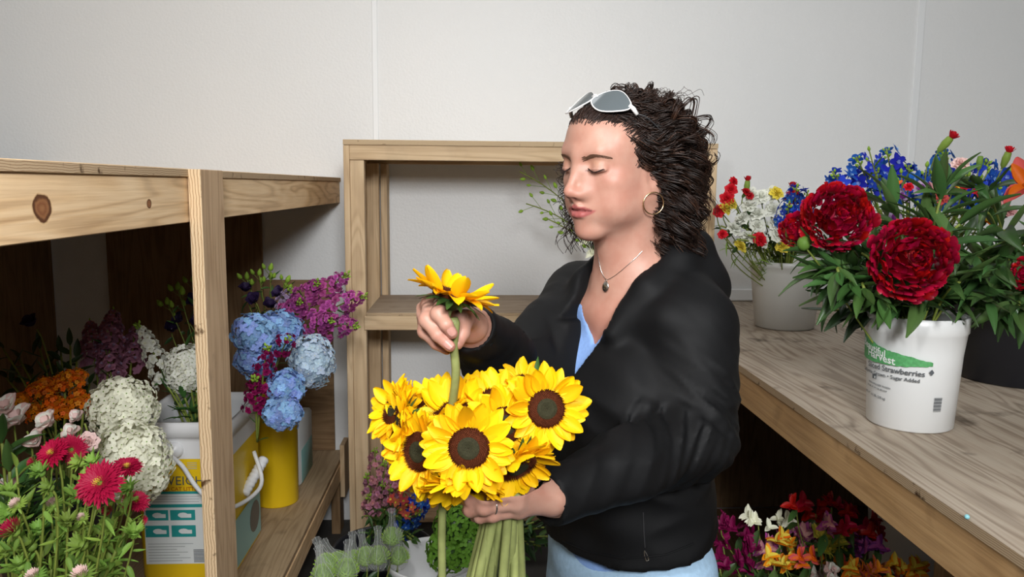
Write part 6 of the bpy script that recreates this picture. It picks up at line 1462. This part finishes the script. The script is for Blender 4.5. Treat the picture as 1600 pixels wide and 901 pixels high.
for i in range(NS):
    while True:
        v = rr.normal(size=3); v /= np.linalg.norm(v); p = np.array([0, -.016, .029])+v*np.array([.072, .096, .074])
        if p[2] < zline(p[1])+.003: continue
        if p[2] < -.055: continue
        break
    side = 1 if p[0] > 0 else -1
    az = math.atan2(abs(p[0]), -p[1]-.01)     # 0 = straight back, pi/2 = side
    az = min(az, R(78))*rr.uniform(.75, 1.05); az = min(az, R(84)); 
    zf = rr.uniform(-.168, -.05) if rr.random() < .82 else rr.uniform(-.06, .05)
    R_ = rr.uniform(.078, .124)*(1-.12*max(0, -zf-.10)/.06)
    e = np.array([side*math.sin(az)*R_*(1.0 if side > 0 else .92), -.018-math.cos(az)*R_*1.12, zf])
    frontness = np.clip((p[1]+.02)/.09, 0, 1)
    m1 = p+v*rr.uniform(.006, .022)*(1-.75*frontness)
    back = np.array([side*.050, -.045, .105])*np.array([1, 1, 1]); back = np.array([p[0]*.85+side*.012, -.040, .105-.35*abs(p[0])])
    if frontness > 0: c1 = np.array([p[0]*1.03, p[1]*.55-.01, max(p[2]+.012, .085-2.2*p[0]**2*3)]); c2 = np.array([e[0]*1.02, e[1]*.95, min(.045, zf+.11)])
    else: c1 = m1+v*.012+np.array([side*.005, -.004, .005]); c2 = np.array([e[0]*1.06, e[1]*1.05, min(p[2]+.01, zf+.10)])
    path = p*(1-u)**3+3*c1*u*(1-u)**2+3*c2*u*u*(1-u)+e*u**3
    # keep off the skull
    q0 = (path-np.array([0, -.016, .029]))/np.array([.0725, .097, .0750]); dn = np.linalg.norm(q0, axis=1); f_ = np.maximum(1, 1.015/np.maximum(dn, .2)); path = np.where((path[:, 2] > -.02)[:, None], np.array([0, -.016, .029])+q0*f_[:, None]*np.array([.0725, .097, .0750]), path)
    st = .30*frontness
    amp = np.clip((u[:, 0]-st)/(.35), 0, 1)*rr.uniform(.009, .0170)+.0008
    ln = np.linalg.norm(np.diff(path, axis=0), axis=1).sum()
    path = addcurl(path, amp, ln/rr.uniform(.032, .055), rr.uniform(0, 6.28), rr)
    lockp = path
    for q_ in range(9):
     path = lockp+rr.normal(size=3)*.0020+np.cumsum(rr.normal(size=(NP, 3))*.00028, axis=0)
     path = push(path, .01) if frontness > 0 else path
     bad = (path[:, 1] > -.006) & (path[:, 2] < zline(path[:, 1]))
     path[:, 1] = np.where(bad & (path[:, 2] < .01), np.minimum(path[:, 1], -.006), path[:, 1])
     rad = rr.uniform(.00045, .0010)*(1-.55*u[:, 0]**3)
     k = rr.random(); c = np.array([.012, .0055, .0035])*(1-k)+np.array([.045, .020, .012])*k if rr.random() > .10 else np.array([.10, .048, .030])
     if frontness > 0: c = c*.55
     strand(path, rad, c)
# slicked strands right along the hairline
for i in range(3200):
    phi = rr.uniform(-1.9, 1.9); elv = rr.uniform(-.1, 1.35); d = np.array([math.sin(phi)*math.cos(elv), math.cos(phi)*math.cos(elv), math.sin(elv)])
    h, n_ = raycast(body, Vector(H(*(d*.22))), Vector(HR@(-d)))
    if h is None: continue
    p = (np.array(h)-np.array(HO))@HR/HS; s = 1 if p[0] > 0 else -1; zl = float(zline(p[1]))
    if not (zl+rr.uniform(-.004, .002) < p[2] < zl+.030): continue
    e = np.array([p[0]*1.02+s*.018, -.06+rr.uniform(-.02, .02), rr.uniform(.04, .085)]); c1 = p+np.array([s*.004, -.018, .020]); 
    path = p*(1-u)**2+2*c1*u*(1-u)*1.0+e*u**2
    path = push(path, rr.uniform(.004, .05)*1.0)
    path = addcurl(path, .0008+.0022*u[:, 0], rr.uniform(1, 2.5), rr.uniform(0, 6), rr); strand(path, rr.uniform(.0004, .0009)*(1-.5*u[:, 0]**2), np.array([.022, .011, .008])*rr.uniform(.5, 1.9))
# loose curls in front of the far ear and flyaways
for i in range(300):
    s = -1 if i < 220 else 1
    p = np.array([s*.072, -.015-rr.uniform(0, .02), .03+rr.uniform(-.02, .04)]) if i < 220 else np.array([rr.uniform(-.05, .06), rr.uniform(-.07, .03), .094])
    e = np.array([s*rr.uniform(.085, .118), .030-rr.uniform(0, .05), rr.uniform(-.16, -.0)]) if i < 220 else p+np.array([rr.uniform(-.02, .05), rr.uniform(-.06, 0), rr.uniform(-.01, .016)])
    c1 = (p+e)/2+np.array([s*.02, 0, .015]); path = p*(1-u)**2+2*c1*u*(1-u)+e*u**2; path = addcurl(path, .001+(.009 if i < 220 else .005)*u[:, 0], rr.uniform(2, 5) if i < 220 else 1.5, rr.uniform(0, 6), rr)
    strand(path, .0011*(1-.5*u[:, 0]) if i < 220 else .0004*(1-.3*u[:, 0]), np.array([.03, .014, .009]))
ns = 3; Vs = []; Fs_ = []; Cs = []; off = 0
an = np.arange(ns)*2*math.pi/ns
ringf = np.array([[k, (k+1) % ns, ns+(k+1) % ns, ns+k] for k in range(ns)])
for (path, rad), c in zip(S, C_):
    w_ = np.array(HO)+(path*HS)@HR.T; n = len(w_); t = np.gradient(w_, axis=0); t /= np.linalg.norm(t, axis=1)[:, None]+1e-9
    a = np.cross(t, np.array([.2, .5, .84])); a /= np.linalg.norm(a, axis=1)[:, None]+1e-9; b_ = np.cross(t, a)
    Vv_ = w_[:, None]+rad[:, None, None]*(np.cos(an)[None, :, None]*a[:, None]+np.sin(an)[None, :, None]*b_[:, None]); Vs.append(Vv_.reshape(-1, 3))
    Fs_.append((ringf[None]+(np.arange(n-1)*ns)[:, None, None]).reshape(-1, 4)+off); off += n*ns; Cs.append(np.tile(c, (n*ns, 1)))
hair = pobj('hair', np.concatenate(Vs), np.concatenate(Fs_), HR2, np.concatenate(Cs)); hair['kind'] = 'stuff'
# ---- jewellery
def torus(c, r, r2, axis, n=30):
    c = Vector(c); ax = Vector(axis).normalized(); a = ax.orthogonal().normalized(); b_ = ax.cross(a)
    return [c+(a*math.cos(2*math.pi*k/n)+b_*math.sin(2*math.pi*k/n))*r for k in range(n+1)], r2
for s in (1, -1):
    ec = Vector(H(s*.0775, .002, -.062)); pts, r2 = torus(ec, .0165, .0010, HR@np.array([1, .45*s, 0])); ptube('hoop_earring', pts, r2, GOLD, 6, 'thin gold hoop earring')
pts = []
for (px, py) in [(1003, 392), (994, 402), (983, 412), (972, 422), (962, 430), (954, 435), (949, 437), (945, 433), (940, 422), (937, 408), (934, 395), (932, 386)]:
    h, _ = onj(px, py, .0012, body)
    if h: pts.append(h)
neck_ok = len(pts) > 4
ptube('necklace_chain', pts, .0006, MET, 5, 'fine silver chain round the neck')
h, n_ = onj(948, 448, .0022, body)
if h:
    g = G(); v, f = lathe([(.0001, .0012), (.0072, .0010), (.0078, 0), (.0072, -.001), (.0001, -.0012)], 24); M = Matrix.Translation(h) @ look(n_).to_4x4(); vv = [M @ Vector((p.x*.86, p.y*1.1, p.z)) for p in v]
    pobj('pendant', np.array([tuple(p) for p in vv]), np.array(f), MET, None, 'round silver pendant')
    ptube('pendant_loop', torus(h+Vector((0, 0, .0095)), .002, .0005, n_)[0], .0005, MET, 5)
def fring(a, b_, r, name, label, t=.45):
    a = Vector(a); b_ = Vector(b_); c = a.lerp(b_, t); pts, r2 = torus(c, r, .001, b_-a); ptube(name, pts, .0011, MET, 6, label)
fring(q(692, 472, .948), q(686, 490, .918), .0100, 'ring', 'silver ring on the raised hand', .3)
fring(q(806, 784, .895), q(757, 791, .880), .0103, 'ring', 'silver ring on the lower hand', .72)
NAIL = plain('nail_pink', (.44, .22, .18), .4, .5)
def nail(c, tipdir, nrm, w=.0048, l=.0052):
    c = Vector(c); y = Vector(tipdir).normalized(); n_ = Vector(nrm); n_ = (n_-y*n_.dot(y)).normalized(); x = y.cross(n_); V = []; F = []
    for i in range(5):
        for j in range(5): a = (j-2)/2; b_ = (i-2)/2; V.append(c+x*(a*w*(1-.25*b_*b_))+y*(b_*l)+n_*(-.0016*a*a+.0002))
    for i in range(4):
        for j in range(4): F.append([i*5+j, i*5+j+1, i*5+j+6, i*5+j+5])
    pobj('fingernail', np.array([tuple(p) for p in V]), np.array(F), NAIL)
nail(q(706, 518, .8995), q(707, 521, .908)-q(697, 507, .906), (0.1, -1, .3)); nail(q(701, 538, .9043), q(703, 541, .912)-q(684, 523, .914), (-.1, -1, .4))
# ---- sunglasses pushed up on the head (a thing of their own)
sg = empty('sunglasses', H(0, .03, .105), 'grey-lensed sunglasses with a white frame pushed up on her hair', 'sunglasses')
LENS = plain('lens_grey', (.10, .12, .13), .12, .7); FRM = plain('frame_white', (.80, .79, .78), .3, .5)
invS = MW[sg.name]
def lensgeo(s):
    V = []; F = []; n = 26; cx = s*.034; rings = 6
    for i in range(rings+1):
        for k in range(n):
            a = 2*math.pi*k/n; r = i/rings; sx = .031*(1+.10*math.cos(2*a)); sy = .023*(1-.12*math.cos(a*2))
            xx = cx+r*sx*math.cos(a); yy = r*sy*math.sin(a); V.append(np.array([xx, yy, .0]))
    for i in range(rings):
        for k in range(n): F.append([i*n+k, i*n+(k+1) % n, (i+1)*n+(k+1) % n, (i+1)*n+k])
    return V, F
# glasses local frame: x across the head, y from lower rim (towards the face) to top, z outward
gy = np.array([0, -.82, .57]); gz = np.array([0, .57, .82])
def gmap(v): xx, yy, zz_ = v; o = np.array([-.004, .050, .100]); bend = -.9*xx*xx*8; return H(*(o+np.array([xx, 0, 0])+gy*yy+gz*(zz_+bend*.6)))
for s in (1, -1):
    V, F = lensgeo(s); wpart('lens', [Vector(gmap(v)) for v in V], F, LENS, sg)
    rim = [Vector(gmap(V[6*26+k])) for k in list(range(26))+[0]]; Vt, Ft_ = tubegeo(rim, [.0006 if 3 <= k_ <= 11 else .0011 for k_ in range(27)], 6, False); wpart('rim', Vt, Ft_, FRM, sg)
    a = gmap((s*.064, .004, 0)); hinge = [Vector(a), Vector(gmap((s*.069, .004, -.004))), Vector(gmap((s*.072, .003, -.012)))]; Vt, Ft_ = tubegeo(hinge, [.003, .0034, .003], 8); wpart('hinge', Vt, Ft_, FRM, sg)
    arm = [hinge[-1], Vector(H(s*.079, .02, .075)), Vector(H(s*.085, -.01, .045)), Vector(H(s*.086, -.035, .01))]; Vt, Ft_ = tubegeo(bez(arm[0], arm[1], arm[2], 8), .0009, 6); wpart('temple_arm', Vt, Ft_, ZIP, sg)
Vt, Ft_ = tubegeo([Vector(gmap((-.006, .006, .0))), Vector(gmap((0, .009, .001))), Vector(gmap((.006, .006, 0)))], .0016, 6); wpart('bridge', Vt, Ft_, FRM, sg)

# ================================================================ tie-breaks for labels that still coincide
bpy.context.view_layer.update()
def pxof(o):
    pts = [c.matrix_world.translation for c in o.children if c.name.split('.')[0] in ('leaf', 'blossom', 'bracts', 'bud')] or [o.matrix_world.translation]
    c = sum(pts, Vector())/len(pts); q_ = cam.matrix_world.inverted() @ c; return 800+FPX*q_.x/-q_.z, 450.5-FPX*q_.y/-q_.z
bylab = {}
for o in [x for x in COL.objects if x.parent is None and 'label' in x.keys()]: bylab.setdefault(o['label'], []).append(o)
ORD = ['leftmost one', 'second from left', 'third from left', 'fourth from left', 'fifth from left']
for lb, os_ in bylab.items():
    if len(os_) > 1:
        os_.sort(key=lambda o: pxof(o)[0]); n = len(os_)
        nm = ['left one', 'right one'] if n == 2 else (['left one', 'middle one', 'right one'] if n == 3 else [ORD[min(i, 4)] if i < n-1 else 'rightmost one' for i in range(n)])
        for o, t_ in zip(os_, nm):
            w_ = (lb+', '+t_).split(' ')
            o['label'] = ' '.join(w_) if len(w_) <= 16 else lb
